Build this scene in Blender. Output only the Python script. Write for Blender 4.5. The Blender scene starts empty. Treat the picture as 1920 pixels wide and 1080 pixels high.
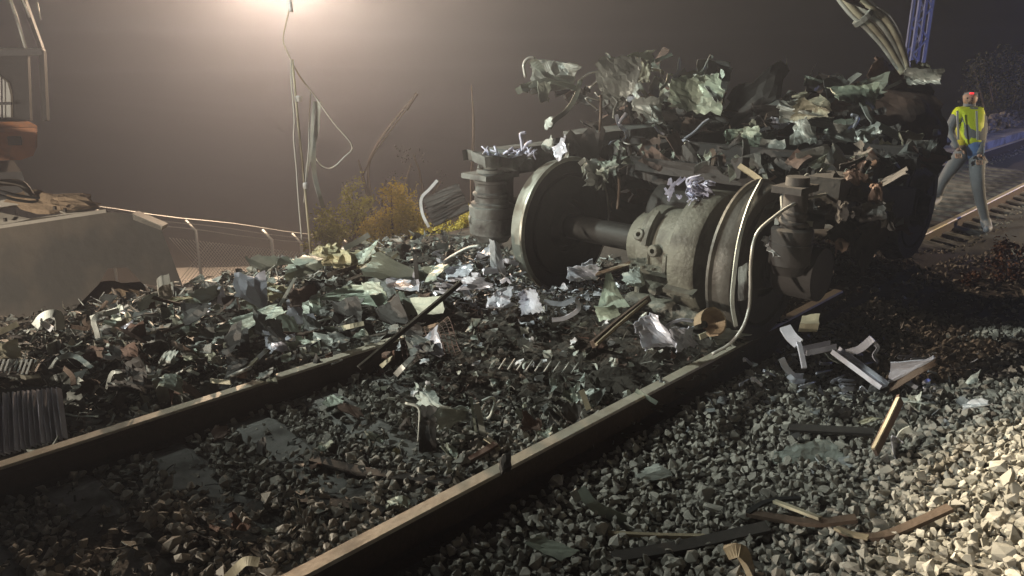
import bpy, bmesh, math, random
import numpy as np
from mathutils import Vector, noise as mnoise

# ------------------------------------------------------------------ camera, sky, lamps, exposure
F_PX, PITCH, CAM_H = 1450.0, math.atan(444 / 1450), 1.8
CP, SP = math.cos(PITCH), math.sin(PITCH)
sc = bpy.context.scene
COL = sc.collection
cam_d = bpy.data.cameras.new('camera')
cam = bpy.data.objects.new('camera', cam_d)
COL.objects.link(cam)
cam.location = (0, 0, CAM_H)
cam.rotation_euler = (math.pi / 2 - PITCH, 0, 0)
cam_d.sensor_width = 36
cam_d.lens = F_PX / 1920 * 36
cam_d.clip_start = .05
cam_d.clip_end = 2000
sc.camera = cam

w = bpy.data.worlds.new('World')
sc.world = w
w.use_nodes = True
wn = w.node_tree.nodes
wl = w.node_tree.links
sky = wn.new('ShaderNodeTexSky')
sky.sky_type = 'NISHITA'
sky.sun_disc = False
sky.sun_elevation = math.radians(-7)
sky.sun_rotation = math.radians(60)
wn['Background'].inputs['Strength'].default_value = 0.05
wl.new(sky.outputs['Color'], wn['Background'].inputs['Color'])

sc.view_settings.view_transform = 'Standard'
sc.view_settings.look = 'None'
sc.view_settings.gamma = 1
sc.view_settings.exposure = 0
sc.render.engine = 'CYCLES'
sc.cycles.use_denoising = True
sc.cycles.max_bounces = 5
sc.cycles.diffuse_bounces = 3
sc.cycles.volume_bounces = 0
sc.cycles.sample_clamp_indirect = 4


def lamp(name, loc, power, color, radius, target=None, spot=None, blend=.5):
    d = bpy.data.lights.new(name, 'SPOT' if spot else 'POINT')
    d.energy = power
    d.color = color
    d.shadow_soft_size = radius
    o = bpy.data.objects.new(name, d)
    COL.objects.link(o)
    o.location = loc
    if spot:
        d.spot_size = math.radians(spot)
        d.spot_blend = blend
        o.rotation_euler = (Vector(target) - Vector(loc)).to_track_quat('-Z', 'Y').to_euler()
    return o


# the lit lamp whose glow fills the top of the picture (just above the frame)
LAMP_A = (-5.6, 20.0, 4.02)
lamp('flood_lamp_light', LAMP_A, 7000, (1.0, .73, .50), .15)
# site floodlights standing to the left of the track
LAMP_K = (-9.6, -.4, .60)
lamp('work_light', LAMP_K, 4200, (1.0, .90, .74), .10)
lamp('tower_light', (-7.4, 5.2, 5.9), 3900, (.90, 1.0, .90), .20, (2.0, 6.4, 1.4), 62, .9)
# narrow flood added out of view, thrown across the track onto the stone bank
lamp('bank_light', (-5.3, 9.6, 5.5), 18000, (1.0, .85, .60), .12, (10.2, -5.4, .05), 30, .12)
# blue emergency light beyond the right edge
lamp('beacon_light', (13.5, 14.5, 1.6), 260, (.30, .38, 1.0), .12)
# warm spot added beyond the right edge to brighten the person and sleepers
lamp('person_fill_light', (12.5, 9.2, 1.5), 2000, (1.0, .78, .48), .10, (6.2, 10.4, .5), 44, .3)
HAZE_DENSITY = .0088

rng = random.Random(7)
nrg = np.random.default_rng(11)

# ------------------------------------------------------------------ frame of the track
YAW = math.atan2(1466, F_PX * CP + 444 * SP)
TU = np.array([math.sin(YAW), math.cos(YAW), 0.0])
TV = np.array([TU[1], -TU[0], 0.0])
TO = np.array([-.72, 2.13, 0.0])
UP = np.array([0, 0, 1.0])


def T(s, p, z=0.0):
    return TO + s * TU + p * TV + z * UP


def sp_of(x, y):
    dx, dy = x - TO[0], y - TO[1]
    return dx * TU[0] + dy * TU[1], dx * TV[0] + dy * TV[1]


def sstep(a, b, x):
    t = np.clip((x - a) / (b - a), 0, 1)
    return t * t * (3 - 2 * t)


def gauss(s, p, s0, p0, ws, wp, h):
    return h * np.exp(-((s - s0) / ws) ** 2 - ((p - p0) / wp) ** 2)


def bed(x, y):
    """height of the ballast / embankment"""
    s, p = sp_of(x, y)
    h = 0.40 * sstep(.75, 2.3, p) * (1 - .75 * sstep(3.6, 5.2, s))
    h = h - .26 * sstep(6.2, 8.5, s)
    h = h - .10 * sstep(.15, .5, p) * (1 - sstep(.5, 1.0, p)) * .4
    h = h - 5.0 * sstep(3.7, 12.0, -p)
    h = h - 1.6 * sstep(4.5, 12, p)
    return h


HEAPS = [(1.4, -2.9, 1.1, .6, .085), (.2, -2.8, .8, .6, .08), (2.6, -3.0, .7, .7, .12), (3.0, -2.5, .7, .5, .16),
         (-.6, -2.8, .6, .6, .07), (2.2, -1.1, .55, .5, .24), (2.9, -.7, .7, .8, .20), (2.35, -.35, .35, .35, .12),
         (2.25, -1.75, .45, .35, .15), (3.3, -.2, .5, .5, .12), (3.6, .75, .6, .35, .10), (4.8, -1, 1.4, .9, .25),
         (1.1, -.85, .3, .3, .05)]


def ground(x, y):
    s, p = sp_of(x, y)
    h = bed(x, y)
    for g in HEAPS:
        h = h + gauss(s, p, *g)
    return h


def ray(px, py):
    r = px - 960
    return np.array([r, F_PX * CP + (540 - py) * SP, (540 - py) * CP - F_PX * SP]) / F_PX


def D(px, py, d):
    return np.array([0, 0, CAM_H]) + ray(px, py) * d


def G(px, py, lift=0.0):
    r = ray(px, py)
    ds = np.arange(1.5, 20, .02)
    q = r[None] * ds[:, None]
    hit = np.nonzero(q[:, 2] + CAM_H - lift < ground(q[:, 0], q[:, 1]))[0]
    d = ds[hit[0]] if len(hit) else 20.0
    return np.array([0, 0, CAM_H]) + r * d


def PX(t):
    """(px, py, third): third < 1 is a lift above the ground, otherwise a distance"""
    return G(t[0], t[1], t[2]) if t[2] < 1 else D(*t)


# ------------------------------------------------------------------ materials
MATS = {}


def mat(name, col, rough=.7, metal=0.0, col2=None, scale=6.0, mix=.5, bump=.25, bscale=40.0, rand=.25, emit=None, dirt=None):
    if name in MATS:
        return MATS[name]
    m = bpy.data.materials.new(name)
    m.use_nodes = True
    nt = m.node_tree
    n, l = nt.nodes, nt.links
    b = n['Principled BSDF']
    b.inputs['Roughness'].default_value = rough
    b.inputs['Metallic'].default_value = metal
    tc = n.new('ShaderNodeTexCoord')
    no = n.new('ShaderNodeTexNoise')
    no.inputs['Scale'].default_value = scale
    no.inputs['Detail'].default_value = 6
    no.inputs['Roughness'].default_value = .65
    l.new(tc.outputs['Object'], no.inputs['Vector'])
    ramp = n.new('ShaderNodeValToRGB')
    ramp.color_ramp.elements[0].position = .5 - .22
    ramp.color_ramp.elements[1].position = .5 + .22
    c2 = col2 or tuple(c * .45 for c in col)
    ramp.color_ramp.elements[0].color = (*[a * (1 - mix) + bb * mix for a, bb in zip(col, c2)], 1)
    ramp.color_ramp.elements[1].color = (*col, 1)
    l.new(no.outputs['Fac'], ramp.inputs['Fac'])
    out = ramp.outputs['Color']
    if dirt:
        n2 = n.new('ShaderNodeTexNoise')
        n2.inputs['Scale'].default_value = scale * .45
        n2.inputs['Detail'].default_value = 8
        l.new(tc.outputs['Object'], n2.inputs['Vector'])
        r2 = n.new('ShaderNodeValToRGB')
        r2.color_ramp.elements[0].position = .47
        r2.color_ramp.elements[1].position = .60
        l.new(n2.outputs['Fac'], r2.inputs['Fac'])
        mx = n.new('ShaderNodeMixRGB')
        l.new(r2.outputs['Color'], mx.inputs['Fac'])
        l.new(out, mx.inputs['Color1'])
        mx.inputs['Color2'].default_value = (*dirt, 1)
        out = mx.outputs['Color']
    if rand:
        oi = n.new('ShaderNodeObjectInfo')
        ge = n.new('ShaderNodeNewGeometry')
        ad = n.new('ShaderNodeMath')
        ad.operation = 'ADD'
        l.new(oi.outputs['Random'], ad.inputs[0])
        l.new(ge.outputs['Random Per Island'], ad.inputs[1])
        fr = n.new('ShaderNodeMath')
        fr.operation = 'FRACT'
        l.new(ad.outputs[0], fr.inputs[0])
        mr = n.new('ShaderNodeMapRange')
        mr.inputs['To Min'].default_value = 1 - rand
        mr.inputs['To Max'].default_value = 1 + rand
        l.new(fr.outputs[0], mr.inputs['Value'])
        hs = n.new('ShaderNodeHueSaturation')
        l.new(mr.outputs[0], hs.inputs['Value'])
        l.new(out, hs.inputs['Color'])
        out = hs.outputs['Color']
    l.new(out, b.inputs['Base Color'])
    if bump:
        n3 = n.new('ShaderNodeTexNoise')
        n3.inputs['Scale'].default_value = bscale
        n3.inputs['Detail'].default_value = 5
        l.new(tc.outputs['Object'], n3.inputs['Vector'])
        bp = n.new('ShaderNodeBump')
        bp.inputs['Strength'].default_value = bump
        bp.inputs['Distance'].default_value = .01
        l.new(n3.outputs['Fac'], bp.inputs['Height'])
        l.new(bp.outputs['Normal'], b.inputs['Normal'])
    if emit:
        b.inputs['Emission Color'].default_value = (*emit[0], 1)
        b.inputs['Emission Strength'].default_value = emit[1]
    MATS[name] = m
    return m


def litter(name, cols, rough=.6, metal=.15):
    """a heap of bits: each bit (mesh island) takes one of several colours"""
    if name in MATS:
        return MATS[name]
    m = bpy.data.materials.new(name)
    m.use_nodes = True
    n, l = m.node_tree.nodes, m.node_tree.links
    b = n['Principled BSDF']
    b.inputs['Roughness'].default_value = rough
    b.inputs['Metallic'].default_value = metal
    ge = n.new('ShaderNodeNewGeometry')
    cr = n.new('ShaderNodeValToRGB')
    cr.color_ramp.interpolation = 'CONSTANT'
    e = cr.color_ramp.elements
    k = len(cols)
    e[0].position = 0
    e[0].color = (*cols[0], 1)
    e[1].position = 1 / k
    e[1].color = (*cols[1], 1)
    for i in range(2, k):
        q = e.new(i / k)
        q.color = (*cols[i], 1)
    l.new(ge.outputs['Random Per Island'], cr.inputs['Fac'])
    tc = n.new('ShaderNodeTexCoord')
    no = n.new('ShaderNodeTexNoise')
    no.inputs['Scale'].default_value = 30
    no.inputs['Detail'].default_value = 5
    l.new(tc.outputs['Object'], no.inputs['Vector'])
    mr = n.new('ShaderNodeMapRange')
    mr.inputs['From Min'].default_value = .3
    mr.inputs['From Max'].default_value = .7
    mr.inputs['To Min'].default_value = .55
    mr.inputs['To Max'].default_value = 1.2
    l.new(no.outputs['Fac'], mr.inputs['Value'])
    hs = n.new('ShaderNodeHueSaturation')
    l.new(mr.outputs[0], hs.inputs['Value'])
    l.new(cr.outputs['Color'], hs.inputs['Color'])
    l.new(hs.outputs['Color'], b.inputs['Base Color'])
    bp = n.new('ShaderNodeBump')
    bp.inputs['Strength'].default_value = .3
    bp.inputs['Distance'].default_value = .008
    l.new(no.outputs['Fac'], bp.inputs['Height'])
    l.new(bp.outputs['Normal'], b.inputs['Normal'])
    MATS[name] = m
    return m


mat('earth', (.06, .052, .045), .95, scale=2, bump=.6, bscale=12, rand=0)
mat('ballast_fines', (.11, .10, .088), .95, scale=30, bump=.8, bscale=60, rand=0)
mat('stone', (.40, .375, .33), .9, col2=(.20, .19, .175), scale=14, mix=.55, bump=.35, bscale=70, rand=.32)
mat('rail_head', (.84, .78, .66), .5, .3, col2=(.40, .31, .22), scale=7, mix=.75, bump=.15, rand=0, dirt=(.66, .60, .48))
mat('rail_side', (.085, .058, .042), .85, .1, scale=20, bump=.4, rand=0)
mat('sleeper_concrete', (.27, .265, .25), .85, scale=9, bump=.4, bscale=50, rand=.12, dirt=(.06, .056, .05))
mat('sheet_green', (.40, .44, .37), .5, .25, scale=5, mix=.6, dirt=(.12, .125, .105), rand=.25)
mat('sheet_pale', (.58, .60, .55), .5, .2, scale=5, mix=.5, dirt=(.22, .22, .20), rand=.2)
mat('crumple_metal', (.58, .60, .56), .42, .3, scale=7, mix=.5, dirt=(.22, .225, .205), rand=.15)
mat('crumple_green', (.40, .46, .36), .45, .2, scale=7, mix=.5, dirt=(.16, .18, .14), rand=.15)
mat('sheet_cream', (.50, .46, .34), .6, .05, scale=5, mix=.5, dirt=(.22, .19, .14), rand=.15)
mat('sheet_dark', (.075, .066, .06), .7, .2, scale=6, mix=.6, dirt=(.035, .03, .028), rand=.3)
mat('sheet_brown', (.17, .105, .08), .8, .1, scale=5, mix=.6, dirt=(.075, .05, .042), rand=.2)
mat('aluminium', (.60, .60, .68), .35, .25, scale=8, mix=.35, bump=.2, rand=.12)  # bluish tint carries the cold light on the scraps
mat('foil', (.74, .75, .84), .3, .15, scale=10, mix=.4, bump=.4, bscale=25, rand=.15, dirt=(.42, .42, .46))  # cold light put into the bluish white colour
mat('white_plastic', (.66, .67, .70), .45, scale=8, mix=.25, bump=.1, rand=.1, dirt=(.38, .37, .36))
mat('pale_green_plastic', (.45, .53, .43), .45, scale=4, mix=.2, bump=.1, rand=.08, dirt=(.34, .38, .31))
mat('foam_yellow', (.50, .45, .29), .9, scale=14, mix=.4, bump=.6, rand=.1)
mat('insulation', (.50, .54, .50), .9, scale=18, mix=.5, bump=.8, bscale=30, rand=.15)
mat('wood', (.36, .295, .20), .75, scale=9, mix=.5, bump=.3, rand=.15)
mat('rubber', (.03, .03, .03), .6, rand=.1)
mat('rust', (.125, .085, .062), .85, .1, scale=12, mix=.6, bump=.5, rand=.2)
mat('copper_tan', (.36, .27, .18), .5, .1, scale=12, mix=.5, rand=.1)
mat('wheel_tread', (.55, .56, .50), .38, .4, col2=(.25, .24, .20), scale=9, mix=.7, bump=.12, rand=0, dirt=(.24, .21, .17))
mat('tread_shaded', (.16, .15, .135), .5, .3, col2=(.07, .06, .05), scale=9, mix=.7, bump=.3, rand=0, dirt=(.07, .06, .05))  # darker copy of the tread for the near wheels, shade in the colour
mat('wheel_face', (.055, .048, .044), .8, .15, scale=7, mix=.5, bump=.3, rand=0)
mat('gear_casting', (.22, .21, .17), .6, .1, scale=11, mix=.6, bump=.6, bscale=45, rand=.05, dirt=(.095, .085, .068))
mat('axle_steel', (.032, .029, .026), .6, .4, scale=9, rand=0)  # near black: shadow between the wheels put into the steel colour
mat('bogie_paint', (.22, .225, .21), .65, .05, scale=9, mix=.6, rand=.06, bump=.5, dirt=(.07, .064, .06))
mat('underframe', (.055, .047, .044), .8, .1, scale=5, mix=.5, rand=.15)
mat('orange_paint', (.40, .15, .05), .6, scale=6, mix=.4, rand=0, dirt=(.20, .10, .055))
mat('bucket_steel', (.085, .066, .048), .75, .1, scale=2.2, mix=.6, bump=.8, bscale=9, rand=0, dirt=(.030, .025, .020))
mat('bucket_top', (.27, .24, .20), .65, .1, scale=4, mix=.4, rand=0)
mat('cab_dark', (.022, .02, .018), .6, scale=6, rand=0)
mat('cab_glass', (.55, .55, .52), .2, scale=3, mix=.3, bump=0, rand=0)
mat('mud', (.28, .20, .13), .95, scale=8, mix=.5, bump=.9, rand=.1)
mat('galvanised', (.46, .45, .42), .5, .4, scale=8, mix=.3, rand=.05)
mat('mast_blue_lit', (.26, .32, .60), .5, .2, scale=8, mix=.25, rand=0)  # blue of the emergency light put into the steel colour
mat('road_dust', (.50, .46, .42), .95, scale=2, mix=.2, bump=.4, rand=0)
mat('leaf_yellow', (.42, .42, .08), .75, scale=3, mix=.5, bump=0, rand=.4)
mat('leaf_lit', (.70, .60, .12), .75, scale=3, mix=.4, bump=0, rand=.3)  # lit copy of the yellow leaves, lamp light put into the colour
mat('leaf_rust', (.20, .085, .03), .75, scale=3, mix=.5, bump=0, rand=.4)
mat('leaf_dark', (.05, .055, .03), .8, scale=3, mix=.5, bump=0, rand=.4)
mat('bark', (.15, .12, .09), .9, scale=10, bump=.6, rand=0)
mat('hi_vis', (.74, .86, .02), .65, scale=6, mix=.2, bump=.1, rand=0)
mat('reflective_tape', (.75, .76, .78), .3, .3, scale=6, mix=.1, rand=0)
mat('trousers', (.22, .23, .25), .85, scale=12, mix=.3, rand=0)
mat('blue_cloth', (.12, .22, .48), .85, scale=12, mix=.3, rand=0)
mat('skin', (.42, .26, .19), .6, scale=12, mix=.1, rand=0)
mat('hair', (.02, .016, .013), .7, rand=0)
mat('boot', (.30, .32, .38), .6, scale=12, rand=0)
mat('red_led', (.8, .02, .02), .4, bump=0, rand=0, emit=((1, .03, .04), 1.6))
mat('lamp_glass', (1, .8, .5), .3, bump=0, rand=0, emit=((1, .72, .4), 30))
mat('fibre', (.62, .62, .78), .5, .1, scale=8, mix=.3, rand=.2)  # lavender tone stands in for cold light on the strands
mat('net_red', (.17, .10, .085), .8, scale=8, rand=.1)

# ------------------------------------------------------------------ shape helpers (verts, faces)
class MB:
    def __init__(self):
        self.v, self.f = [], []

    def add(self, V, Fc):
        o = len(self.v)
        self.v += [tuple(float(c) for c in q) for q in V]
        self.f += [tuple(i + o for i in q) for q in Fc]
        return self

    def box(self, c, ax, h):
        c = np.array(c, float)
        ax = [np.array(a, float) for a in ax]
        V = []
        for k in (-1, 1):
            for j in (-1, 1):
                for i in (-1, 1):
                    V.append(c + ax[0] * h[0] * i + ax[1] * h[1] * j + ax[2] * h[2] * k)
        return self.add(V, [(0, 2, 3, 1), (4, 5, 7, 6), (0, 1, 5, 4), (2, 6, 7, 3), (0, 4, 6, 2), (1, 3, 7, 5)])

    def tbox(self, s0, s1, p0, p1, z0, z1):
        return self.box(T((s0 + s1) / 2, (p0 + p1) / 2, (z0 + z1) / 2), (TU, TV, UP), ((s1 - s0) / 2, (p1 - p0) / 2, (z1 - z0) / 2))

    def sweep(self, prof, path, up=UP, twist=None, scale=None, cap=True):
        path = [np.array(q, float) for q in path]
        n, k = len(path), len(prof)
        V = []
        side0 = None
        for i in range(n):
            t = path[min(i + 1, n - 1)] - path[max(i - 1, 0)]
            t = t / (np.linalg.norm(t) + 1e-9)
            side = np.cross(t, up)
            if np.linalg.norm(side) < .15:
                side = side0 if side0 is not None else np.cross(t, np.array([.3, .9, .2]))
            side = side - t * np.dot(side, t)
            side /= np.linalg.norm(side) + 1e-9
            if side0 is not None and np.dot(side, side0) < 0:
                side = -side
            side0 = side
            nn = np.cross(side, t)
            if twist is not None:
                a = twist[i] if hasattr(twist, '__len__') else twist * i / max(n - 1, 1)
                side, nn = side * math.cos(a) + nn * math.sin(a), nn * math.cos(a) - side * math.sin(a)
            g = scale[i] if scale is not None else 1
            for x, y in prof:
                V.append(path[i] + side * x * g + nn * y * g)
        Fc = []
        for i in range(n - 1):
            for j in range(k):
                Fc.append((i * k + j, i * k + (j + 1) % k, (i + 1) * k + (j + 1) % k, (i + 1) * k + j))
        if cap:
            Fc += [tuple(range(k))[::-1], tuple((n - 1) * k + j for j in range(k))]
        return self.add(V, Fc)

    def tube(self, path, r, n=6, **kw):
        return self.sweep([(r * math.cos(2 * math.pi * i / n), r * math.sin(2 * math.pi * i / n)) for i in range(n)], path, **kw)

    def ribbon(self, path, wd, th=.004, **kw):
        a, b = wd / 2, th / 2
        return self.sweep([(-a, -b), (a, -b), (a, b), (-a, b)], path, **kw)

    def channel(self, path, wd, ht, th=.006, **kw):
        a = wd / 2
        return self.sweep([(-a, 0), (a, 0), (a, ht), (a - th, ht), (a - th, th), (-a + th, th), (-a + th, ht), (-a, ht)], path, **kw)

    def lathe(self, c, axis, prof, n=40, a0=0.0, a1=2 * math.pi):
        """prof: closed loop of (radius, offset along axis)"""
        c, axis = np.array(c, float), np.array(axis, float)
        axis /= np.linalg.norm(axis)
        e1 = np.cross(axis, UP) if abs(axis[2]) < .9 else np.array([1., 0, 0])
        e1 /= np.linalg.norm(e1)
        e2 = np.cross(e1, axis)
        k = len(prof)
        full = abs(a1 - a0 - 2 * math.pi) < 1e-6
        m = n if full else n + 1
        V = []
        for i in range(m):
            a = a0 + (a1 - a0) * i / n
            d = e1 * math.cos(a) + e2 * math.sin(a)
            for r, h in prof:
                V.append(c + d * r + axis * h)
        Fc = []
        for i in range(n):
            i2 = (i + 1) % m
            for j in range(k):
                Fc.append((i * k + j, i * k + (j + 1) % k, i2 * k + (j + 1) % k, i2 * k + j))
        if not full:
            Fc += [tuple(range(k)), tuple((m - 1) * k + j for j in range(k))[::-1]]
        return self.add(V, Fc)

    def ball(self, c, r, seed=0, rough=.25, n=7, sq=(1, 1, 1)):
        R = random.Random(seed)
        V, Fc = [], []
        off = Vector((R.random() * 90, R.random() * 90, R.random() * 90))
        for i in range(n + 1):
            th = math.pi * i / n
            for j in range(2 * n):
                ph = math.pi * j / n
                d = Vector((math.sin(th) * math.cos(ph), math.sin(th) * math.sin(ph), math.cos(th)))
                g = r * (1 + rough * 2 * mnoise.noise(d * 1.7 + off))
                V.append((c[0] + d.x * g * sq[0], c[1] + d.y * g * sq[1], c[2] + d.z * g * sq[2]))
        for i in range(n):
            for j in range(2 * n):
                Fc.append((i * 2 * n + j, i * 2 * n + (j + 1) % (2 * n), (i + 1) * 2 * n + (j + 1) % (2 * n), (i + 1) * 2 * n + j))
        return self.add(V, Fc)

    def panel(self, Q, nu=8, nv=8, amp=.02, seed=0, th=.004, jag=.10, folds=5, bow=0.0):
        """a torn, creased sheet spanned by four corners"""
        R = random.Random(seed)
        Q = [np.array(q, float) for q in Q]
        nrm = np.cross(Q[1] - Q[3], Q[2] - Q[0])
        nrm /= np.linalg.norm(nrm) + 1e-9
        cr = []
        for _ in range(folds):
            a = R.random() * 6.283
            cr.append((R.uniform(.1, .9), R.uniform(.1, .9), math.cos(a), math.sin(a), R.choice((-1, 1)) * R.uniform(.4, 1)))
        V = []
        for i in range(nu + 1):
            for j in range(nv + 1):
                a, b = i / nu, j / nv
                if jag:
                    if i in (0, nu):
                        a += (1 if i == 0 else -1) * jag * R.random() ** 1.6
                    elif nu > 2:
                        a += R.uniform(-.25, .25) / nu
                    if j in (0, nv):
                        b += (1 if j == 0 else -1) * jag * R.random() ** 1.6
                    elif nv > 2:
                        b += R.uniform(-.25, .25) / nv
                q = (Q[0] * (1 - a) + Q[1] * a) * (1 - b) + (Q[3] * (1 - a) + Q[2] * a) * b
                dz = sum(k * abs((a - u0) * cx + (b - v0) * cy) for u0, v0, cx, cy, k in cr)
                dz = amp * dz * 1.6 + R.uniform(-.12, .12) * min(amp, .06) + bow * (1 - (2 * b - 1) ** 2)
                V.append(q + nrm * dz)
        N = len(V)
        V = V + [q - nrm * th for q in V]
        Fc = []
        W = nv + 1
        for i in range(nu):
            for j in range(nv):
                Fc.append((i * W + j, (i + 1) * W + j, (i + 1) * W + j + 1, i * W + j + 1))
                Fc.append((N + i * W + j, N + i * W + j + 1, N + (i + 1) * W + j + 1, N + (i + 1) * W + j))
        ring = [i * W for i in range(nu)] + [nu * W + j for j in range(nv)] + [i * W + nv for i in range(nu, 0, -1)] + [j for j in range(nv, 0, -1)]
        for a, b in zip(ring, ring[1:] + ring[:1]):
            Fc.append((a, N + a, N + b, b))
        return self.add(V, Fc)

    def prism(self, poly, vec):
        poly = [np.array(q, float) for q in poly]
        vec = np.array(vec, float)
        k = len(poly)
        return self.add(poly + [q + vec for q in poly], [tuple(range(k)), tuple(range(2 * k - 1, k - 1, -1))] + [(i, k + i, k + (i + 1) % k, (i + 1) % k) for i in range(k)])


def curve(pts, n=6):
    """Catmull-Rom through points"""
    pts = [np.array(q, float) for q in pts]
    if len(pts) < 3:
        return [pts[0] + (pts[-1] - pts[0]) * i / n for i in range(n + 1)]
    out = []
    P = [pts[0] * 2 - pts[1]] + pts + [pts[-1] * 2 - pts[-2]]
    for i in range(1, len(P) - 2):
        for k in range(n):
            t = k / n
            a, b, c, d = P[i - 1], P[i], P[i + 1], P[i + 2]
            out.append(.5 * (2 * b + (c - a) * t + (2 * a - 5 * b + 4 * c - d) * t * t + (3 * b - a - 3 * c + d) * t ** 3))
    out.append(pts[-1])
    return out


WL = {}


def link(o, parent=None):
    COL.objects.link(o)
    if parent is not None:
        o.parent = parent
    return o


def thing(name, label, cat, loc, group=None, kind=None):
    o = bpy.data.objects.new(name, None)
    o.empty_display_size = .1
    COL.objects.link(o)
    o.location = [float(c) for c in loc]
    WL[o.name] = np.array(loc, float)
    if label:
        o['label'] = label
    if cat:
        o['category'] = cat
    if group:
        o['group'] = group
    if kind:
        o['kind'] = kind
    return o


def obj(name, mb, m, parent=None, smooth=False, label=None, cat=None, group=None, kind=None):
    V = np.array(mb.v)
    if parent is not None:
        base = WL[parent.name]
        org = V.mean(0)
    else:
        base = np.zeros(3)
        org = np.array([V[:, 0].mean(), V[:, 1].mean(), V[:, 2].min()])
    me = bpy.data.meshes.new(name)
    me.from_pydata((V - org).tolist(), [], mb.f)
    if isinstance(m, (list, tuple)):
        for q in m:
            me.materials.append(MATS[q])
    else:
        me.materials.append(MATS[m])
    if smooth:
        me.polygons.foreach_set('use_smooth', [True] * len(me.polygons))
    o = bpy.data.objects.new(name, me)
    link(o, parent)
    o.location = (org - base).tolist()
    WL[o.name] = org
    if label:
        o['label'] = label
    if cat:
        o['category'] = cat
    if group:
        o['group'] = group
    if kind:
        o['kind'] = kind
    if smooth == 'auto':
        me.set_sharp_from_angle(angle=math.radians(40))
    return o


def tri_mesh(name, V, Tr, mats, mi=None):
    me = bpy.data.meshes.new(name)
    nv, nt = len(V), len(Tr)
    me.vertices.add(nv)
    me.vertices.foreach_set('co', np.asarray(V, np.float32).ravel())
    me.loops.add(nt * 3)
    me.loops.foreach_set('vertex_index', np.asarray(Tr, np.int32).ravel())
    me.polygons.add(nt)
    me.polygons.foreach_set('loop_start', np.arange(0, nt * 3, 3, dtype=np.int32))
    for m in mats:
        me.materials.append(MATS[m])
    if mi is not None:
        me.polygons.foreach_set('material_index', np.asarray(mi, np.int32))
    me.polygons.foreach_set('use_smooth', np.zeros(nt, bool))
    me.update(calc_edges=True)
    me.validate()
    return me


def rotmats(n, g):
    q = g.normal(size=(n, 4))
    q /= np.linalg.norm(q, axis=1)[:, None]
    a, b, c, d = q.T
    return np.stack([np.stack([1 - 2 * (c * c + d * d), 2 * (b * c - a * d), 2 * (b * d + a * c)], 1),
                     np.stack([2 * (b * c + a * d), 1 - 2 * (b * b + d * d), 2 * (c * d - a * b)], 1),
                     np.stack([2 * (b * d - a * c), 2 * (c * d + a * b), 1 - 2 * (b * b + c * c)], 1)], 1)


def scatter(templates, pos, size, rot, pick):
    """join copies of template shapes; vectorised per template"""
    VV, TT, o = [], [], 0
    for k, (tv, tt) in enumerate(templates):
        idx = np.where(pick == k)[0]
        if not len(idx):
            continue
        v = np.einsum('nij,mj->nmi', rot[idx], tv) * size[idx][:, None, None] + pos[idx][:, None, :]
        VV.append(v.reshape(-1, 3))
        TT.append((tt[None] + (np.arange(len(idx)) * len(tv))[:, None, None] + o).reshape(-1, 3))
        o += len(idx) * len(tv)
    return np.concatenate(VV), np.concatenate(TT)


def tris(mb):
    out = []
    for q in mb.f:
        for i in range(1, len(q) - 1):
            out.append((q[0], q[i], q[i + 1]))
    return np.array(mb.v), np.array(out)


def grid_mesh(name, us, vs, fn, m, kind='structure'):
    V, Fc = [], []
    for a in us:
        for b in vs:
            V.append(fn(a, b))
    W = len(vs)
    for i in range(len(us) - 1):
        for j in range(W - 1):
            Fc.append((i * W + j, (i + 1) * W + j, (i + 1) * W + j + 1, i * W + j + 1))
    me = bpy.data.meshes.new(name)
    me.from_pydata([tuple(map(float, q)) for q in V], [], Fc)
    me.materials.append(MATS[m])
    me.polygons.foreach_set('use_smooth', [True] * len(me.polygons))
    o = bpy.data.objects.new(name, me)
    COL.objects.link(o)
    o['kind'] = kind
    WL[o.name] = np.zeros(3)
    return o


# ------------------------------------------------------------------ the ground
def fnoise(x, y, f, o=0):
    return mnoise.noise(Vector((x * f + o, y * f - o, .37 * o)))


def ground_pt(s, p):
    q = T(s, p)
    z = bed(q[0], q[1]) - .03
    z += .25 * fnoise(q[0], q[1], .3, 4) * float(sstep(5, 9, abs(p))) + .03 * fnoise(q[0], q[1], 1.5, 9) * float(sstep(3.5, 5, abs(p)))
    return (q[0], q[1], z)


lin = np.linspace
SS = np.concatenate([lin(-300, -8, 14), lin(-6, 16, 60), lin(18, 60, 20), lin(70, 300, 10)])
PS = np.concatenate([-np.geomspace(300, 14, 16), lin(-13, -4.2, 30), lin(-4, 4, 24), lin(4.3, 13, 20), np.geomspace(14, 300, 14)])
grid_mesh('ground', SS, PS, ground_pt, 'earth')


def bed_pt(s, p):
    q = T(s, p)
    z = bed(q[0], q[1]) + .012 * fnoise(q[0], q[1], 9, 2) + .02 * fnoise(q[0], q[1], 2.5, 6)
    e = float(sstep(3.9, 4.3, -p)) + float(sstep(3.9, 4.4, p))
    return (q[0], q[1], z - .1 * e)


ballast = grid_mesh('ballast_bed', np.concatenate([lin(-3, 6, 150), lin(6.1, 30, 90)]), lin(-4.3, 4.4, 120), bed_pt, 'ballast_fines')

# angular stones
stone_t = []
for k in range(26):
    bm = bmesh.new()
    R = random.Random(100 + k)
    for i in range(R.randint(9, 14)):
        d = Vector((R.gauss(0, 1), R.gauss(0, 1), R.gauss(0, 1))).normalized() * R.uniform(.75, 1)
        bm.verts.new((d.x * R.uniform(.85, 1.1), d.y * .86, d.z * .68))
    h = bmesh.ops.convex_hull(bm, input=bm.verts)
    bmesh.ops.delete(bm, geom=[v for v in bm.verts if not v.link_faces], context='VERTS')
    bmesh.ops.triangulate(bm, faces=bm.faces)
    bm.verts.index_update()
    stone_t.append((np.array([v.co[:] for v in bm.verts]), np.array([[v.index for v in f.verts] for f in bm.faces])))
    bm.free()


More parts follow.
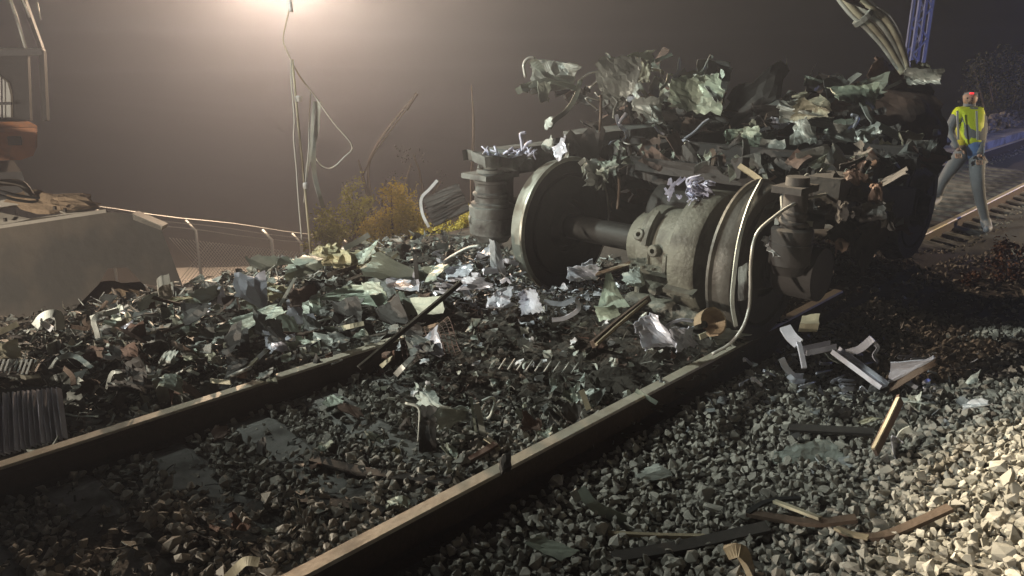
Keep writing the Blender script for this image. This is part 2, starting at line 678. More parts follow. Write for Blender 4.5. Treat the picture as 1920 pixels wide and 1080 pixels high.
def stone_field(s0, s1, p0, p1, step, layers=1):
    out = []
    for L in range(layers):
        S, Pp = np.meshgrid(np.arange(s0, s1, step), np.arange(p0, p1, step), indexing='ij')
        S = S.ravel() + nrg.uniform(-.5, .5, S.size) * step
        Pp = Pp.ravel() + nrg.uniform(-.5, .5, Pp.size) * step
        if L:
            keep = nrg.random(S.size) < .75
            S, Pp = S[keep], Pp[keep]
        xyz = TO[None] + S[:, None] * TU + Pp[:, None] * TV
        r = np.exp(nrg.normal(math.log(.0235), .28, len(S)))
        xyz[:, 2] = bed(xyz[:, 0], xyz[:, 1]) + r * nrg.uniform(-.15, .45, len(S)) + (.03 if L else 0)
        out.append(np.concatenate([xyz, r[:, None]], 1))
    return np.concatenate(out)


def project(xyz):
    z = xyz[:, 2] - CAM_H
    d = xyz[:, 1] * CP - z * SP
    hh = xyz[:, 1] * SP + z * CP
    with np.errstate(divide='ignore', invalid='ignore'):
        return 960 + F_PX * xyz[:, 0] / d, 540 - F_PX * hh / d, d


st = np.concatenate([stone_field(-2.2, 4.9, .12, 3.4, .0345, 2), stone_field(-2.2, 3.4, -1.42, -.08, .036, 2),
                     stone_field(-2.0, 3.4, -3.9, -1.62, .062, 1), stone_field(4.9, 9, .12, 3.6, .07), stone_field(4, 12, -1.4, -.1, .09, 1),
                     stone_field(6, 24, -3.6, -1.6, .12)])
px, py, dd = project(st[:, :3])
st = st[(dd > .6) & (px > -500) & (px < 2420) & (py < 1500) & (py > 0)]
SLEEPER_S = [.16 + .41 * k for k in range(-4, 46)]
ss_, pp_ = sp_of(st[:, 0], st[:, 1])
onsl = (np.abs(((ss_ - .16 + .205) % .41) - .205) < .10) & (pp_ > -1.4) & (pp_ < -.45)
st = st[~(onsl & (nrg.random(len(st)) < .80))]
ss_, pp_ = sp_of(st[:, 0], st[:, 1])
px, py, dd = project(st[:, :3])
apparent = st[:, 3] / dd
inview = (px > 0) & (px < 1920) & (py < 1075) & (py > 0) & (pp_ > .55)
order = np.argsort(-(apparent * inview))
first = order[:300]
rest = np.setdiff1d(np.arange(len(st)), first)
rot = rotmats(len(st), nrg)
pick = nrg.integers(0, len(stone_t), len(st))
V_, T_ = scatter(stone_t, st[rest, :3], st[rest, 3], rot[rest], pick[rest])
so = bpy.data.objects.new('loose_stones', tri_mesh('loose_stones', V_, T_, ['stone']))
link(so, ballast)
so['kind'] = 'stuff'
stone_me = [tri_mesh('stone', v, t, ['stone']) for v, t in stone_t]
from mathutils import Matrix
for i in first:
    o = bpy.data.objects.new('stone', stone_me[pick[i]])
    o.matrix_world = Matrix.Translation(st[i, :3]) @ Matrix(rot[i].tolist()).to_4x4() @ Matrix.Scale(st[i, 3], 4)
    link(o, ballast)

# road beyond the fence
RD = MB().panel([D(300, 474, 31), D(560, 470, 36), D(560, 505, 25), D(300, 545, 22.5)], 10, 6, .05, 5, .05, .02)
obj('road', RD, 'road_dust', kind='structure')

# ------------------------------------------------------------------ track
RAIL_Z = .17


def rail(name, p, label, s0, s1, dz):
    prof = [(-.07, 0), (.07, 0), (.07, .012), (.012, .03), (.010, .125), (.034, .138), (.036, .160), (.028, .170), (-.028, .170), (-.036, .160), (-.034, .138), (-.010, .125), (-.012, .03), (-.07, .012)]
    prof = [(x, y) for x, y in prof]
    root = thing(name, label, 'rail', T((s0 + s1) / 2, p, dz))
    path = [T(s, p, dz - .004) for s in lin(s0, s1, 40)]
    body = MB().sweep(prof, path)
    o = obj('rail_body', body, ['rail_side', 'rail_head'], root)
    k = len(prof)
    idx = [1 if (f < (len(path) - 1) * k and (f % k) in (6, 7, 8, 9)) else 0 for f in range(len(body.f))]
    o.data.polygons.foreach_set('material_index', idx)
    for i, s in enumerate(SLEEPER_S):
        if s > 3 or s0 > 3:
            continue
        for sd in (-1, 1):
            c = MB().tube(curve([T(s - .03, p + sd * .05, .02), T(s - .02, p + sd * .09, .035), T(s + .02, p + sd * .09, .035), T(s + .03, p + sd * .05, .02)], 4), .008, 5)
            obj('rail_clip', c, 'rail_side', root)
    return root


rail('rail', 0.0, 'near steel rail with worn pale head running towards the wheel with the gearbox', -3, 4.4, 0)
rail('rail', -1.505, 'far steel rail with worn pale head disappearing under the heap left of centre', -3, 5.9, 0)
rail('rail', -.50, 'nearer rail of the displaced track beyond the wreck at the right edge', 7.0, 45, -.26)
rail('rail', -2.0, 'further rail of the displaced track beyond the wreck behind the walking person', 8.5, 45, -.26)

for i, s in enumerate(SLEEPER_S):
    z = -.26 * float(sstep(6.2, 8.5, s))
    R = random.Random(i)
    dz = R.uniform(-.006, .006)
    m = MB()
    prof = [(-.125, -.12), (.125, -.12), (.11, .0), (.085, .015), (-.085, .015), (-.11, .0)]
    path = [T(s + R.uniform(-.01, .01), q, z + dz + e) for q, e in ((-1.85, -.05), (-1.7, -.03), (-1.3, .020), (-.95, -.008), (-.55, -.012), (-.2, .0), (.15, -.04), (.30, -.06))]
    if s > 6:
        path = [q - TV * .5 + UP * .06 for q in path]
    m.sweep(prof, path)
    if s < 6:
        lab = 'concrete sleeper lying across the two near rails in the ballast'
        grp = 'sleepers in front of the wreck'
    else:
        lab = 'orange lit sleeper of the track beyond the wreck by the walking person'
        grp = 'sleepers beyond the wreck'
    if 1.6 < s < 6.7 or s < -1.1 or s > 15:
        continue
    if s < 6:
        lab = 'partly buried concrete sleeper between the near rails, %s from the bottom left corner' % ('first', 'second', 'third', 'fourth', 'fifth', 'sixth', 'seventh')[i - 1]
    obj('sleeper', m, 'sleeper_concrete', label=lab, cat='sleeper', group=grp)

# cable trough with ballast crest beyond the wreck
tr_ = thing('cable_trough', 'long pale concrete cable trough far right beyond the walking person', 'cable trough', T(18, -2.5, -.3))
for k in range(14):
    s = 9 + k * 1.5
    obj('trough_lid', MB().tbox(s, s + 1.47, -2.75, -2.30, -.26, -.05), 'white_plastic', tr_)
crest_pts = np.stack([nrg.uniform(10, 26, 900), nrg.uniform(-3.9, -2.85, 900)], 1)
xyz = np.array([T(s, p, -.12 + .28 * math.exp(-((p + 3.35) / .35) ** 2)) for s, p in crest_pts])
V_, T_ = scatter(stone_t, xyz, np.full(900, .085), rotmats(900, nrg), nrg.integers(0, 26, 900))
so = bpy.data.objects.new('stone_bank', tri_mesh('stone_bank', V_, T_, ['stone']))
COL.objects.link(so)
so['kind'] = 'stuff'
so['label'] = 'low bank of loose stones behind the pale cable trough'
so['category'] = 'stones'

# ------------------------------------------------------------------ bogie standing on the rails
S0, ZC, RW = 3.1, .62, .452
bog = thing('train_bogie', 'bogie with two big steel wheels and a grey gearbox standing on the rails', 'train bogie', T(S0, -.75, .17))


def wheel(s, p, inner, tread):
    """inner: +1 when the flange side looks to +p"""
    c = T(s, p, ZC)
    ax = TV * inner
    prof = [(.095, .085), (.135, .085), (.16, .03), (.36, .025), (.375, .062), (.455, .066), (.482, .060), (.484, .044), (.464, .030), (.457, -.005),
            (.452, -.062), (.446, -.068), (.375, -.066), (.36, -.02), (.16, -.03), (.135, -.085), (.095, -.085)]
    prof = [(r * RW / .452, h) for r, h in prof]
    mb = MB().lathe(c, ax, prof, 72)
    o = obj('wheel', mb, ['wheel_face', tread], bog, smooth='auto')
    k = len(prof)
    o.data.polygons.foreach_set('material_index', [1 if (i % k) in (5, 6, 7, 8, 9, 10) else 0 for i in range(len(mb.f))])
    for sd in (1, -1):
        bd = MB().lathe(c, ax * sd, [(.19, .03), (.345, .028), (.35, .034), (.35, .058), (.345, .064), (.19, .064)], 56)
        b = obj('brake_disc', bd, 'wheel_face', o, smooth='auto')
    hub = MB().lathe(c, ax, [(.001, -.10), (.085, -.10), (.09, -.095), (.09, .095), (.085, .10), (.001, .10)], 28)
    obj('hub', hub, 'axle_steel', o, smooth='auto')
    return o


for s in (S0, S0 + 2.6):
    wheel(s, -1.505, 1, 'wheel_tread')
    wheel(s, 0.0, -1, 'tread_shaded')
    ax = MB().lathe(T(s, -.7525, ZC), TV, [(.001, -1.05), (.07, -1.05), (.075, -.9), (.088, -.85), (.085, .85), (.075, .9), (.07, 1.0 if s < 4 else .92), (.001, 1.0 if s < 4 else .92)], 24)
    obj('axle', ax, 'axle_steel', bog, smooth='auto')

# gearbox round the first axle beside the near wheel
gb = obj('gearbox', MB().lathe(T(S0, 0, ZC), TV, [(.10, -.70), (.235, -.70), (.25, -.685), (.25, -.60), (.236, -.59), (.262, -.42), (.30, -.40), (.30, -.38), (.10, -.38)], 40), 'gear_casting', bog, smooth='auto')
obj('gear_ring', MB().lathe(T(S0, 0, ZC), TV, [(.12, -.38), (.365, -.385), (.385, -.372), (.39, -.225), (.375, -.205), (.12, -.20)], 56), 'gear_casting', gb, smooth='auto')
obj('bearing_cap', MB().lathe(T(S0, 0, ZC), TV, [(.09, -.82), (.165, -.82), (.18, -.805), (.19, -.70), (.09, -.70)], 32), 'gear_casting', gb, smooth='auto')
obj('motor_housing', MB().lathe(T(S0 + .62, 0, ZC + .02), TV, [(.001, -1.05), (.27, -1.05), (.29, -1.02), (.29, -.3), (.27, -.26), (.001, -.26)], 32), 'axle_steel', gb, smooth='auto')


def gp(ang, r, p):
    """point on the gearbox: ang 0 faces the camera side (-s), positive up"""
    a = math.radians(ang)
    return T(S0 - r * math.cos(a), p, ZC + r * math.sin(a))


# split flange with bolts
fl = MB()
for a, wdt in ((-22, .035),):
    n_ = gp(a, 1, 0) - gp(a, 0, 0)
    t_ = np.cross(n_, TV)
    fl.box(gp(a, .265, -.46), (TV, n_, t_), (.25, .035, .014))
    fl.box(gp(a, .40, -.28), (TV, n_, t_), (.10, .03, .014))
obj('split_flange', fl, 'gear_casting', gb)
for k in range(7):
    c = gp(-19, .285, -.69 + .075 * k)
    obj('flange_bolt', MB().lathe(c, gp(70, 1, 0) - gp(70, 0, 0), [(.001, -.012), (.014, -.012), (.014, .016), (.001, .016)], 6), 'gear_casting', gb)
# lugs, inspection bosses and the vertical rib
for a, p in ((22, -.66), (5, -.54)):
    n_ = gp(a, 1, 0) - gp(a, 0, 0)
    obj('boss', MB().lathe(gp(a, .24, p), n_, [(.012, .0), (.038, .0), (.038, .045), (.032, .052), (.016, .052), (.012, .035)], 20), 'gear_casting', gb, smooth='auto')
rb = MB()
for a0 in range(10, 60, 10):
    n_ = gp(a0 + 5, 1, 0) - gp(a0 + 5, 0, 0)
    rb.box(gp(a0 + 5, .252, -.615), (TV, n_, np.cross(n_, TV)), (.016, .03, .026))
obj('casing_rib', rb, 'gear_casting', gb)
obj('vertical_web', MB().box(gp(-8, .275, -.445), (TV, gp(-8, 1, 0) - gp(-8, 0, 0), UP), (.012, .03, .055)), 'gear_casting', gb)
sump = MB().prism([gp(-25, .25, -.66), gp(-25, .25, -.42), T(S0 - .20, -.44, ZC - .27), T(S0 - .20, -.62, ZC - .27)], TU * .30)
obj('sump', sump, 'gear_casting', gb)
obj('drain_plug', MB().lathe(T(S0 - .235, -.53, ZC - .225), -TU, [(.001, -.03), (.042, -.03), (.042, .02), (.03, .045), (.001, .045)], 8), 'gear_casting', gb)
obj('torque_rod', MB().lathe(T(S0 - .25, -.42, ZC - .335), TV, [(.001, -.30), (.055, -.30), (.068, -.27), (.070, .20), (.06, .23), (.001, .23)], 20), 'gear_casting', gb, smooth='auto')
for p in (-.66, -.27):
    obj('rod_bracket', MB().box(T(S0 - .20, p, ZC - .27), (TU, TV, UP), (.055, .018, .09)), 'gear_casting', gb)

# axle boxes with spring stacks (leading side)
for p, ss, tall in ((-1.84, 2.74, 0), (.26, 2.93, 1)):
    ab = obj('axle_box', MB().lathe(T(S0, p, ZC), TV, [(.001, -.12), (.13, -.12), (.15, -.10), (.15, .12), (.001, .12)], 28), 'underframe', bog, smooth='auto')
    z0 = .56 + .13 * tall
    pm = 'underframe' if tall else 'bogie_paint'  # near stack takes the dark material in place of deep shade
    c = T(ss, p, z0)
    g_ = .74 if tall else 1.12
    sb = MB().lathe(c, UP, [(r_ * g_, h_) for r_, h_ in ((.001, -.05), (.10, -.05), (.125, .0), (.145, .01), (.148, .09), (.152, .10), (.152, .125), (.145, .13), (.148, .20), (.13, .21), (.001, .21))], 32)
    obj('spring_seat', sb, pm, ab, smooth='auto')
    hel = [T(ss, p, z0 + .21 + .055 * i / 14) + (TU * math.cos(i * .45) + TV * math.sin(i * .45)) * g_ * (.095 - .0011 * i) for i in range(0, 50)]
    obj('coil_spring', MB().tube(hel, .018, 6), pm, ab, smooth=True)
    obj('spring_core', MB().lathe(T(ss, p, z0 + .2), UP, [(.001, 0), (.065, 0), (.06, .28), (.001, .28)], 16), pm, ab, smooth='auto')
    obj('spring_cap', MB().tbox(ss - .15 * g_, ss + .14 * g_, p - .12 * g_, p + .10 * g_, z0 + .40, z0 + .435), pm, ab)
    if not tall:
        hp = [(.001, .20), (.150, .20), (.150, .225), (.125, .235), (.125, .27), (.138, .28), (.138, .295), (.118, .305), (.118, .36), (.130, .37), (.130, .385), (.108, .395), (.105, .46), (.001, .46)]
        obj('spring_housing', MB().lathe(c, UP, hp, 32, .6, 5.2), 'bogie_paint', ab, smooth='auto')
        obj('housing_back', MB().panel([T(ss - .02, p - .16, 1.10), T(ss + .30, p - .14, 1.12), T(ss + .30, p - .14, .66), T(ss - .02, p - .16, .70)], 6, 7, .03, 95, .05, .08), 'bogie_paint', ab)
        obj('arm', MB().sweep([(-.05, -.06), (.05, -.06), (.05, .06), (-.05, .06)], [T(ss, p, ZC + .02), T(S0, p, ZC), T(S0 + .3, p, ZC)]), 'bogie_paint', ab)
fr = obj('bogie_frame', MB().sweep([(-.09, -.09), (.09, -.09), (.09, .09), (-.09, .09)], [T(S0 - .28, -1.86, 1.06), T(S0 + .3, -1.86, 1.06), T(S0 + .9, -1.86, .86), T(S0 + 1.9, -1.86, .86), T(S0 + 2.4, -1.86, 1.06), T(S0 + 3.0, -1.86, 1.06)]), 'bogie_paint', bog)
obj('frame_head', MB().panel([T(2.56, -2.0, 1.06), T(2.58, -1.66, 1.10), T(3.0, -1.66, 1.12), T(2.96, -2.02, 1.10)], 7, 7, .06, 91, .07, .16), 'bogie_paint', fr)
obj('bogie_side_beam', MB().sweep([(-.09, -.09), (.09, -.09), (.09, .09), (-.09, .09)], [T(S0 + .02, .32, 1.06), T(S0 + .3, .32, 1.06), T(S0 + .8, .32, .90), T(S0 + 1.3, .32, .86)]), 'underframe', bog)
obj('cross_beam', MB().tbox(S0 + .75, S0 + 1.1, -1.8, .3, .80, 1.0), 'underframe', bog)
obj('cross_beam', MB().tbox(S0 + 1.6, S0 + 1.95, -1.8, -.15, .80, 1.0), 'underframe', bog)
obj('bracket', MB().panel([D(930, 285, 5.35), D(1012, 288, 5.3), D(948, 332, 5.35), D(890, 330, 5.4)], 6, 5, .02, 61, .012, .12), 'bogie_paint', bog)
obj('bracket', MB().ribbon([D(905, 295, 5.42), D(902, 350, 5.42), D(898, 380, 5.42), D(885, 420, 5.4)], .05, .02, up=np.array([0, -1., 0])), 'bogie_paint', bog)

# ------------------------------------------------------------------ crushed carriage underframe above
car = thing('carriage_wreck', 'crushed carriage floor of torn dark metal sheets resting over the bogie', 'train wreck', T(5, -.8, .9))
fl_ = MB()
fl_.panel([T(3.5, -1.95, 1.30), T(7.8, -1.95, 1.26), T(5.0, .0, 1.16), T(3.7, .1, 1.12)], 16, 10, .12, 3, .05, .05, 9)
obj('floor_sheet', fl_, 'sheet_dark', car)
for i, (p, s0, s1, z, h) in enumerate(((-1.9, 3.35, 7.6, 1.12, .09), (-1.1, 3.6, 7.0, 1.1, .06), (-.35, 3.5, 6.2, 1.08, .07), (.20, 4.0, 4.9, 1.08, .07))):
    bmr = random.Random(i + 70)
    bpts = [T(s0 + (s1 - s0) * q / 6, p + bmr.uniform(-.06, .06), z + bmr.uniform(-.05, .05)) for q in range(7)]
    obj('floor_beam', MB().sweep([(-.05, -h), (.04, -h * .9), (.05, h), (-.045, h * .8)], curve(bpts, 3), twist=[bmr.uniform(-.15, .15) for _ in range(19)]), 'underframe', car)
for i, s in enumerate((3.9, 4.7, 5.5, 6.3)):
    obj('cross_member', MB().tbox(s, s + .10, -1.86, .3 - .75 * max(0, s - 4.9), 1.02, 1.17), 'underframe', car)
obj('equipment_box', MB().panel([T(3.55, -1.9, 1.22), T(4.6, -1.9, 1.22), T(4.6, -1.9, .98), T(3.55, -1.9, .98)], 8, 4, .03, 8, .30, .03), 'bogie_paint', car)
obj('equipment_box', MB().panel([D(1205, 292, 5.55), D(1435, 318, 5.1), D(1440, 352, 5.1), D(1215, 318, 5.55)], 9, 4, .03, 18, .25, .06), 'underframe', car)

def A(name, m, mb, label=None, parent=car, smooth=False):
    return obj(name, mb, m, parent, smooth, label=label)


Z2 = np.array([0, -1., .2])
sd_ = [1000]


def pan(name, m, q, nu=7, nv=7, amp=.04, jag=.16, th=.004, folds=5, bow=0.0, label=None, parent=car):
    sd_[0] += 1
    return A(name, m, MB().panel([PX(t) for t in q], nu, nv, amp, sd_[0], th, jag, folds, bow), label, parent)


def rib(name, m, pts, wd, th=.004, twist=None, n=5, up=Z2, label=None, parent=car):
    c = curve([PX(t) for t in pts], n)
    return A(name, m, MB().ribbon(c, wd, th, up=up, twist=twist), label, parent)


def tub(name, m, pts, r, n=5, label=None, parent=car, k=6):
    return A(name, m, MB().tube(curve([PX(t) for t in pts], n), r, k), label, parent, True)


for k, (x, y, d) in enumerate(((1150, 330, 6.2), (1260, 300, 6.4), (1490, 300, 6.2), (1590, 330, 6.0), (1560, 260, 6.6), (1680, 300, 6.2), (1665, 400, 6.0), (1685, 350, 6.3), (1560, 400, 5.6), (1610, 440, 5.6))):
    for j in range(4):
        xx, yy = x + rng.uniform(-40, 30), y + rng.uniform(-35, 30)
        pan('crushed_sheet', 'sheet_dark' if j else 'sheet_brown', [(xx - 30, yy - 28, d + rng.uniform(-.2, .2)), (xx + 34, yy - 30, d + rng.uniform(-.2, .2)), (xx + 30, yy + 34, d + rng.uniform(-.2, .2)), (xx - 34, yy + 30, d + rng.uniform(-.2, .2))], 8, 8, .09, .2, folds=7)
for k in range(64):
    x = rng.uniform(1045, 1640)
    d = 5.95 - (x - 1040) / 540 * 1.35 - rng.uniform(0, .12)
    y = rng.uniform(258, 292) + (x - 1040) * .06
    if k % 2:
        a, b = rng.uniform(10, 40), rng.uniform(10, 34)
        pan('torn_scrap', rng.choice(('sheet_dark', 'sheet_green', 'sheet_brown', 'bogie_paint', 'sheet_dark')), [(x, y, d), (x + a, y + rng.uniform(-6, 6), d), (x + a + rng.uniform(-8, 8), y + b, d - .05), (x + rng.uniform(-8, 8), y + b, d - .05)], 6, 6, .05, .25, folds=6)
    else:
        rib('torn_strip', rng.choice(('sheet_dark', 'rust', 'sheet_green', 'underframe')), [(x, y, d), (x + rng.uniform(-14, 14), y + rng.uniform(8, 20), d - .03), (x + rng.uniform(-24, 24), y + rng.uniform(18, 55), d - .04)], rng.uniform(.012, .045), .006, rng.uniform(-1.5, 1.5))
# left torn greenish tangle
rib('torn_strip', 'sheet_green', [(968, 172, 5.6), (1000, 158, 5.6), (1040, 152, 5.65), (1085, 168, 5.7)], .05, .006, .6)
pan('torn_panel', 'sheet_green', [(1000, 155, 5.55), (1022, 160, 5.6), (1030, 192, 5.6), (1006, 198, 5.55)], 6, 6, .03)
pan('torn_panel', 'sheet_green', [(968, 158, 5.55), (998, 152, 5.6), (990, 175, 5.6), (970, 180, 5.55)], 6, 5, .03, .3)
rib('torn_strip', 'sheet_green', [(996, 112, 5.6), (1015, 128, 5.6), (1028, 142, 5.6), (1070, 155, 5.7)], .06, .005, 1.2)
rib('torn_strip', 'sheet_pale', [(1020, 128, 5.6), (1035, 122, 5.6), (1045, 140, 5.62)], .07, .005, .8)
tub('bent_wire', 'galvanised', [(985, 145, 5.6), (982, 122, 5.6), (990, 110, 5.6), (1002, 108, 5.6)], .012)
rib('torn_strip', 'sheet_green', [(1088, 150, 5.7), (1080, 180, 5.68), (1062, 208, 5.65), (1040, 225, 5.6), (1030, 240, 5.6)], .035, .008, .4)
pan('torn_panel', 'sheet_pale', [(1022, 218, 5.55), (1036, 216, 5.55), (1036, 240, 5.55), (1020, 245, 5.55)], 5, 5, .03, .3)
tub('bent_wire', 'galvanised', [(1085, 152, 5.7), (1105, 138, 5.75), (1140, 130, 5.8), (1160, 118, 5.85)], .008)
tub('bent_wire', 'galvanised', [(1105, 165, 5.7), (1130, 145, 5.75), (1150, 128, 5.8)], .008)
# middle: hood shaped sheet, hanging limbs
pan('torn_panel', 'sheet_green', [(1178, 100, 6.0), (1222, 92, 6.05), (1228, 118, 6.1), (1172, 125, 6.0)], 8, 6, .05, .14, bow=.05, label='rounded pale green torn sheet on top of the wreck')
pan('torn_panel', 'sheet_green', [(1140, 118, 5.9), (1180, 120, 5.95), (1178, 180, 5.95), (1150, 182, 5.9)], 8, 9, .06, .18)
pan('torn_panel', 'sheet_pale', [(1132, 98, 5.9), (1165, 105, 5.9), (1160, 122, 5.9), (1142, 122, 5.9)], 6, 5, .05, .35)
rib('torn_strip', 'sheet_pale', [(1142, 118, 5.88), (1135, 145, 5.85), (1130, 155, 5.85), (1142, 172, 5.82), (1158, 190, 5.82), (1152, 205, 5.8), (1150, 222, 5.8)], .022, .01, 1.0)
rib('torn_strip', 'sheet_pale', [(1172, 128, 5.9), (1188, 150, 5.9), (1198, 172, 5.9)], .024, .006, .5)
rib('torn_strip', 'aluminium', [(1155, 215, 5.8), (1162, 235, 5.78), (1175, 248, 5.76), (1172, 262, 5.75), (1145, 268, 5.75), (1142, 290, 5.75)], .03, .008, 1.4)
tub('bent_wire', 'aluminium', [(1160, 232, 5.78), (1170, 218, 5.78), (1174, 212, 5.78)], .014)
rib('torn_strip', 'rust', [(1174, 258, 5.75), (1180, 275, 5.74), (1184, 292, 5.74)], .02, .01)
tub('hanging_rod', 'rust', [(1127, 178, 5.7), (1126, 220, 5.7), (1124, 262, 5.7)], .010)
tub('hanging_rod', 'rust', [(1160, 322, 5.2), (1161, 355, 5.2), (1158, 392, 5.2)], .010)
pan('torn_panel', 'aluminium', [(1176, 165, 5.85), (1190, 162, 5.85), (1208, 190, 5.85), (1175, 195, 5.85)], 6, 6, .04, .22)
rib('torn_strip', 'sheet_pale', [(1192, 148, 5.9), (1204, 168, 5.88), (1214, 182, 5.86)], .03, .006, .5)
pan('torn_panel', 'insulation', [(1208, 178, 5.85), (1238, 185, 5.85), (1246, 230, 5.85), (1216, 236, 5.85)], 11, 11, .10, .22, folds=9, label='crumpled pale torn lining hanging from the middle of the wreck')
pan('torn_panel', 'insulation', [(1218, 185, 5.8), (1245, 192, 5.8), (1240, 225, 5.8), (1225, 228, 5.8)], 9, 9, .09, .3, folds=9)
rib('torn_strip', 'sheet_pale', [(1186, 204, 5.83), (1200, 205, 5.83), (1215, 200, 5.83)], .03, .005, .4)
tub('bent_wire', 'aluminium', [(1228, 236, 5.85), (1236, 247, 5.83), (1246, 252, 5.82)], .012)
pan('torn_panel', 'sheet_cream', [(1222, 122, 6.0), (1250, 128, 6.05), (1244, 142, 6.05), (1220, 142, 6.0)], 7, 6, .07, .3)
rib('torn_strip', 'sheet_green', [(1228, 115, 6.0), (1245, 108, 6.02), (1260, 102, 6.05)], .03, .006, .5)
rib('torn_strip', 'sheet_green', [(1254, 138, 6.05), (1250, 155, 6.05), (1238, 168, 6.0)], .022, .006, .7)
# right part of the upper tangle
pan('torn_panel', 'sheet_green', [(1258, 155, 6.1), (1310, 135, 6.2), (1345, 165, 6.2), (1265, 190, 6.1)], 10, 8, .09, .16)
pan('torn_panel', 'sheet_pale', [(1250, 185, 6.0), (1290, 165, 6.05), (1305, 180, 6.05), (1262, 192, 6.0)], 7, 5, .05, .2)
pan('torn_panel', 'sheet_green', [(1310, 140, 6.1), (1348, 132, 6.15), (1350, 205, 6.15), (1322, 205, 6.1)], 8, 10, .09, .2)
pan('torn_panel', 'sheet_cream', [(1335, 170, 6.05), (1350, 165, 6.05), (1350, 205, 6.05), (1336, 205, 6.05)], 5, 8, .04, .15)
rib('torn_strip', 'sheet_green', [(1290, 182, 6.0), (1305, 195, 6.0), (1318, 212, 6.0), (1300, 215, 6.0)], .05, .006, 1.0)
rib('torn_strip', 'sheet_pale', [(1335, 104, 6.1), (1325, 122, 6.1), (1316, 136, 6.1)], .035, .006, 1.3)
rib('torn_strip', 'rust', [(1345, 130, 6.1), (1355, 135, 6.12), (1360, 140, 6.12)], .03, .006)
tub('bent_wire', 'aluminium', [(1270, 270, 5.6), (1300, 250, 5.62), (1318, 232, 5.65), (1330, 224, 5.66)], .013)
pan('torn_panel', 'aluminium', [(1262, 255, 5.55), (1280, 252, 5.6), (1288, 275, 5.55), (1268, 272, 5.55)], 6, 5, .05, .3)
rib('torn_strip', 'aluminium', [(1275, 265, 5.55), (1288, 275, 5.53), (1286, 288, 5.52)], .025, .006)
pan('torn_panel', 'sheet_green', [(1352, 272, 5.5), (1362, 268, 5.5), (1365, 285, 5.5), (1352, 288, 5.5)], 4, 4, .02, .2)
rib('torn_strip', 'sheet_green', [(1335, 295, 5.4), (1360, 288, 5.4), (1395, 292, 5.35), (1420, 285, 5.3)], .02, .008, .7)
rib('torn_strip', 'sheet_pale', [(1350, 302, 5.35), (1370, 299, 5.35), (1385, 298, 5.35)], .022, .006)
pan('torn_panel', 'sheet_pale', [(1420, 262, 5.4), (1472, 262, 5.35), (1474, 292, 5.35), (1422, 294, 5.4)], 9, 6, .02, .12, label='flat pale torn plate under the middle of the wreck')
# bits over the far wheel
pan('torn_panel', 'sheet_pale', [(1012, 265, 5.2), (1038, 262, 5.2), (1040, 285, 5.15), (1015, 290, 5.15)], 6, 6, .04, .2)
pan('torn_panel', 'aluminium', [(1030, 275, 5.15), (1058, 272, 5.15), (1068, 300, 5.1), (1040, 298, 5.1)], 7, 6, .06, .25)
pan('torn_panel', 'sheet_pale', [(1054, 274, 5.12), (1066, 272, 5.12), (1066, 300, 5.1), (1056, 298, 5.1)], 4, 5, .03, .15)
pan('torn_panel', 'sheet_green', [(1118, 300, 5.2), (1150, 296, 5.2), (1160, 328, 5.15), (1120, 345, 5.1)], 9, 9, .09, .22)
pan('torn_panel', 'sheet_green', [(1112, 318, 5.15), (1140, 330, 5.12), (1142, 345, 5.1), (1118, 332, 5.1)], 6, 5, .05, .2)
rib('torn_strip', 'sheet_pale', [(1086, 308, 5.15), (1098, 298, 5.15)], .03, .012)
pan('torn_panel', 'sheet_green', [(1090, 300, 5.2), (1112, 296, 5.2), (1112, 320, 5.15), (1094, 318, 5.15)], 7, 7, .06, .25)
for i in range(26):
    x0 = 892 + 4.6 * i + rng.uniform(-4, 4)
    tub('fibre_scrap', 'fibre', [(x0, 300 - i * .8, 5.3), (x0 + rng.uniform(-8, 12), 288 + rng.uniform(-6, 4), 5.28), (x0 + rng.uniform(-18, 22), 286 + rng.uniform(-12, 14), 5.3)], rng.uniform(.004, .009), 4)
tub('fibre_scrap', 'fibre', [(980, 285, 5.3), (978, 265, 5.3), (976, 252, 5.3), (986, 248, 5.3)], .012)
tub('fibre_scrap', 'fibre', [(978, 285, 5.3), (988, 270, 5.3), (998, 265, 5.3)], .012)
# right hand big crumpled bodywork
pan('crumpled_wall', 'sheet_brown', [(1590, 150, 6.6), (1782, 122, 6.9), (1762, 290, 6.7), (1645, 300, 6.4)], 16, 14, .13, .10, .03, 11, label='large dark brown crumpled body panel at the right end of the wreck')
pan('crumpled_wall', 'sheet_brown', [(1620, 122, 6.9), (1715, 110, 7.0), (1740, 180, 6.8), (1610, 190, 6.7)], 12, 10, .10, .16, .02, 9)
pan('torn_panel', 'sheet_cream', [(1690, 122, 6.6), (1735, 116, 6.65), (1752, 150, 6.6), (1706, 142, 6.55)], 8, 6, .06, .26)
pan('torn_panel', 'sheet_green', [(1555, 180, 6.2), (1645, 152, 6.4), (1640, 195, 6.3), (1560, 210, 6.1)], 10, 7, .06, .10, label='riveted grey green body panel tilted beside the brown crumpled panel')
rib('torn_strip', 'sheet_pale', [(1612, 195, 6.0), (1650, 172, 6.2), (1690, 152, 6.4)], .025, .008, .3)
rib('torn_strip', 'sheet_pale', [(1570, 180, 6.1), (1590, 155, 6.15), (1612, 138, 6.2)], .045, .008, .8)
tub('bent_wire', 'galvanised', [(1545, 165, 6.2), (1552, 150, 6.2), (1556, 142, 6.2)], .008)
pan('torn_panel', 'sheet_cream', [(1482, 178, 6.0), (1515, 165, 6.05), (1530, 185, 6.05), (1495, 195, 6.0)], 6, 6, .05, .2)
pan('torn_panel', 'sheet_cream', [(1500, 190, 5.9), (1545, 170, 6.0), (1562, 208, 5.95), (1520, 218, 5.9)], 8, 7, .04, .10, label='bright cream torn panel on the right half of the wreck')
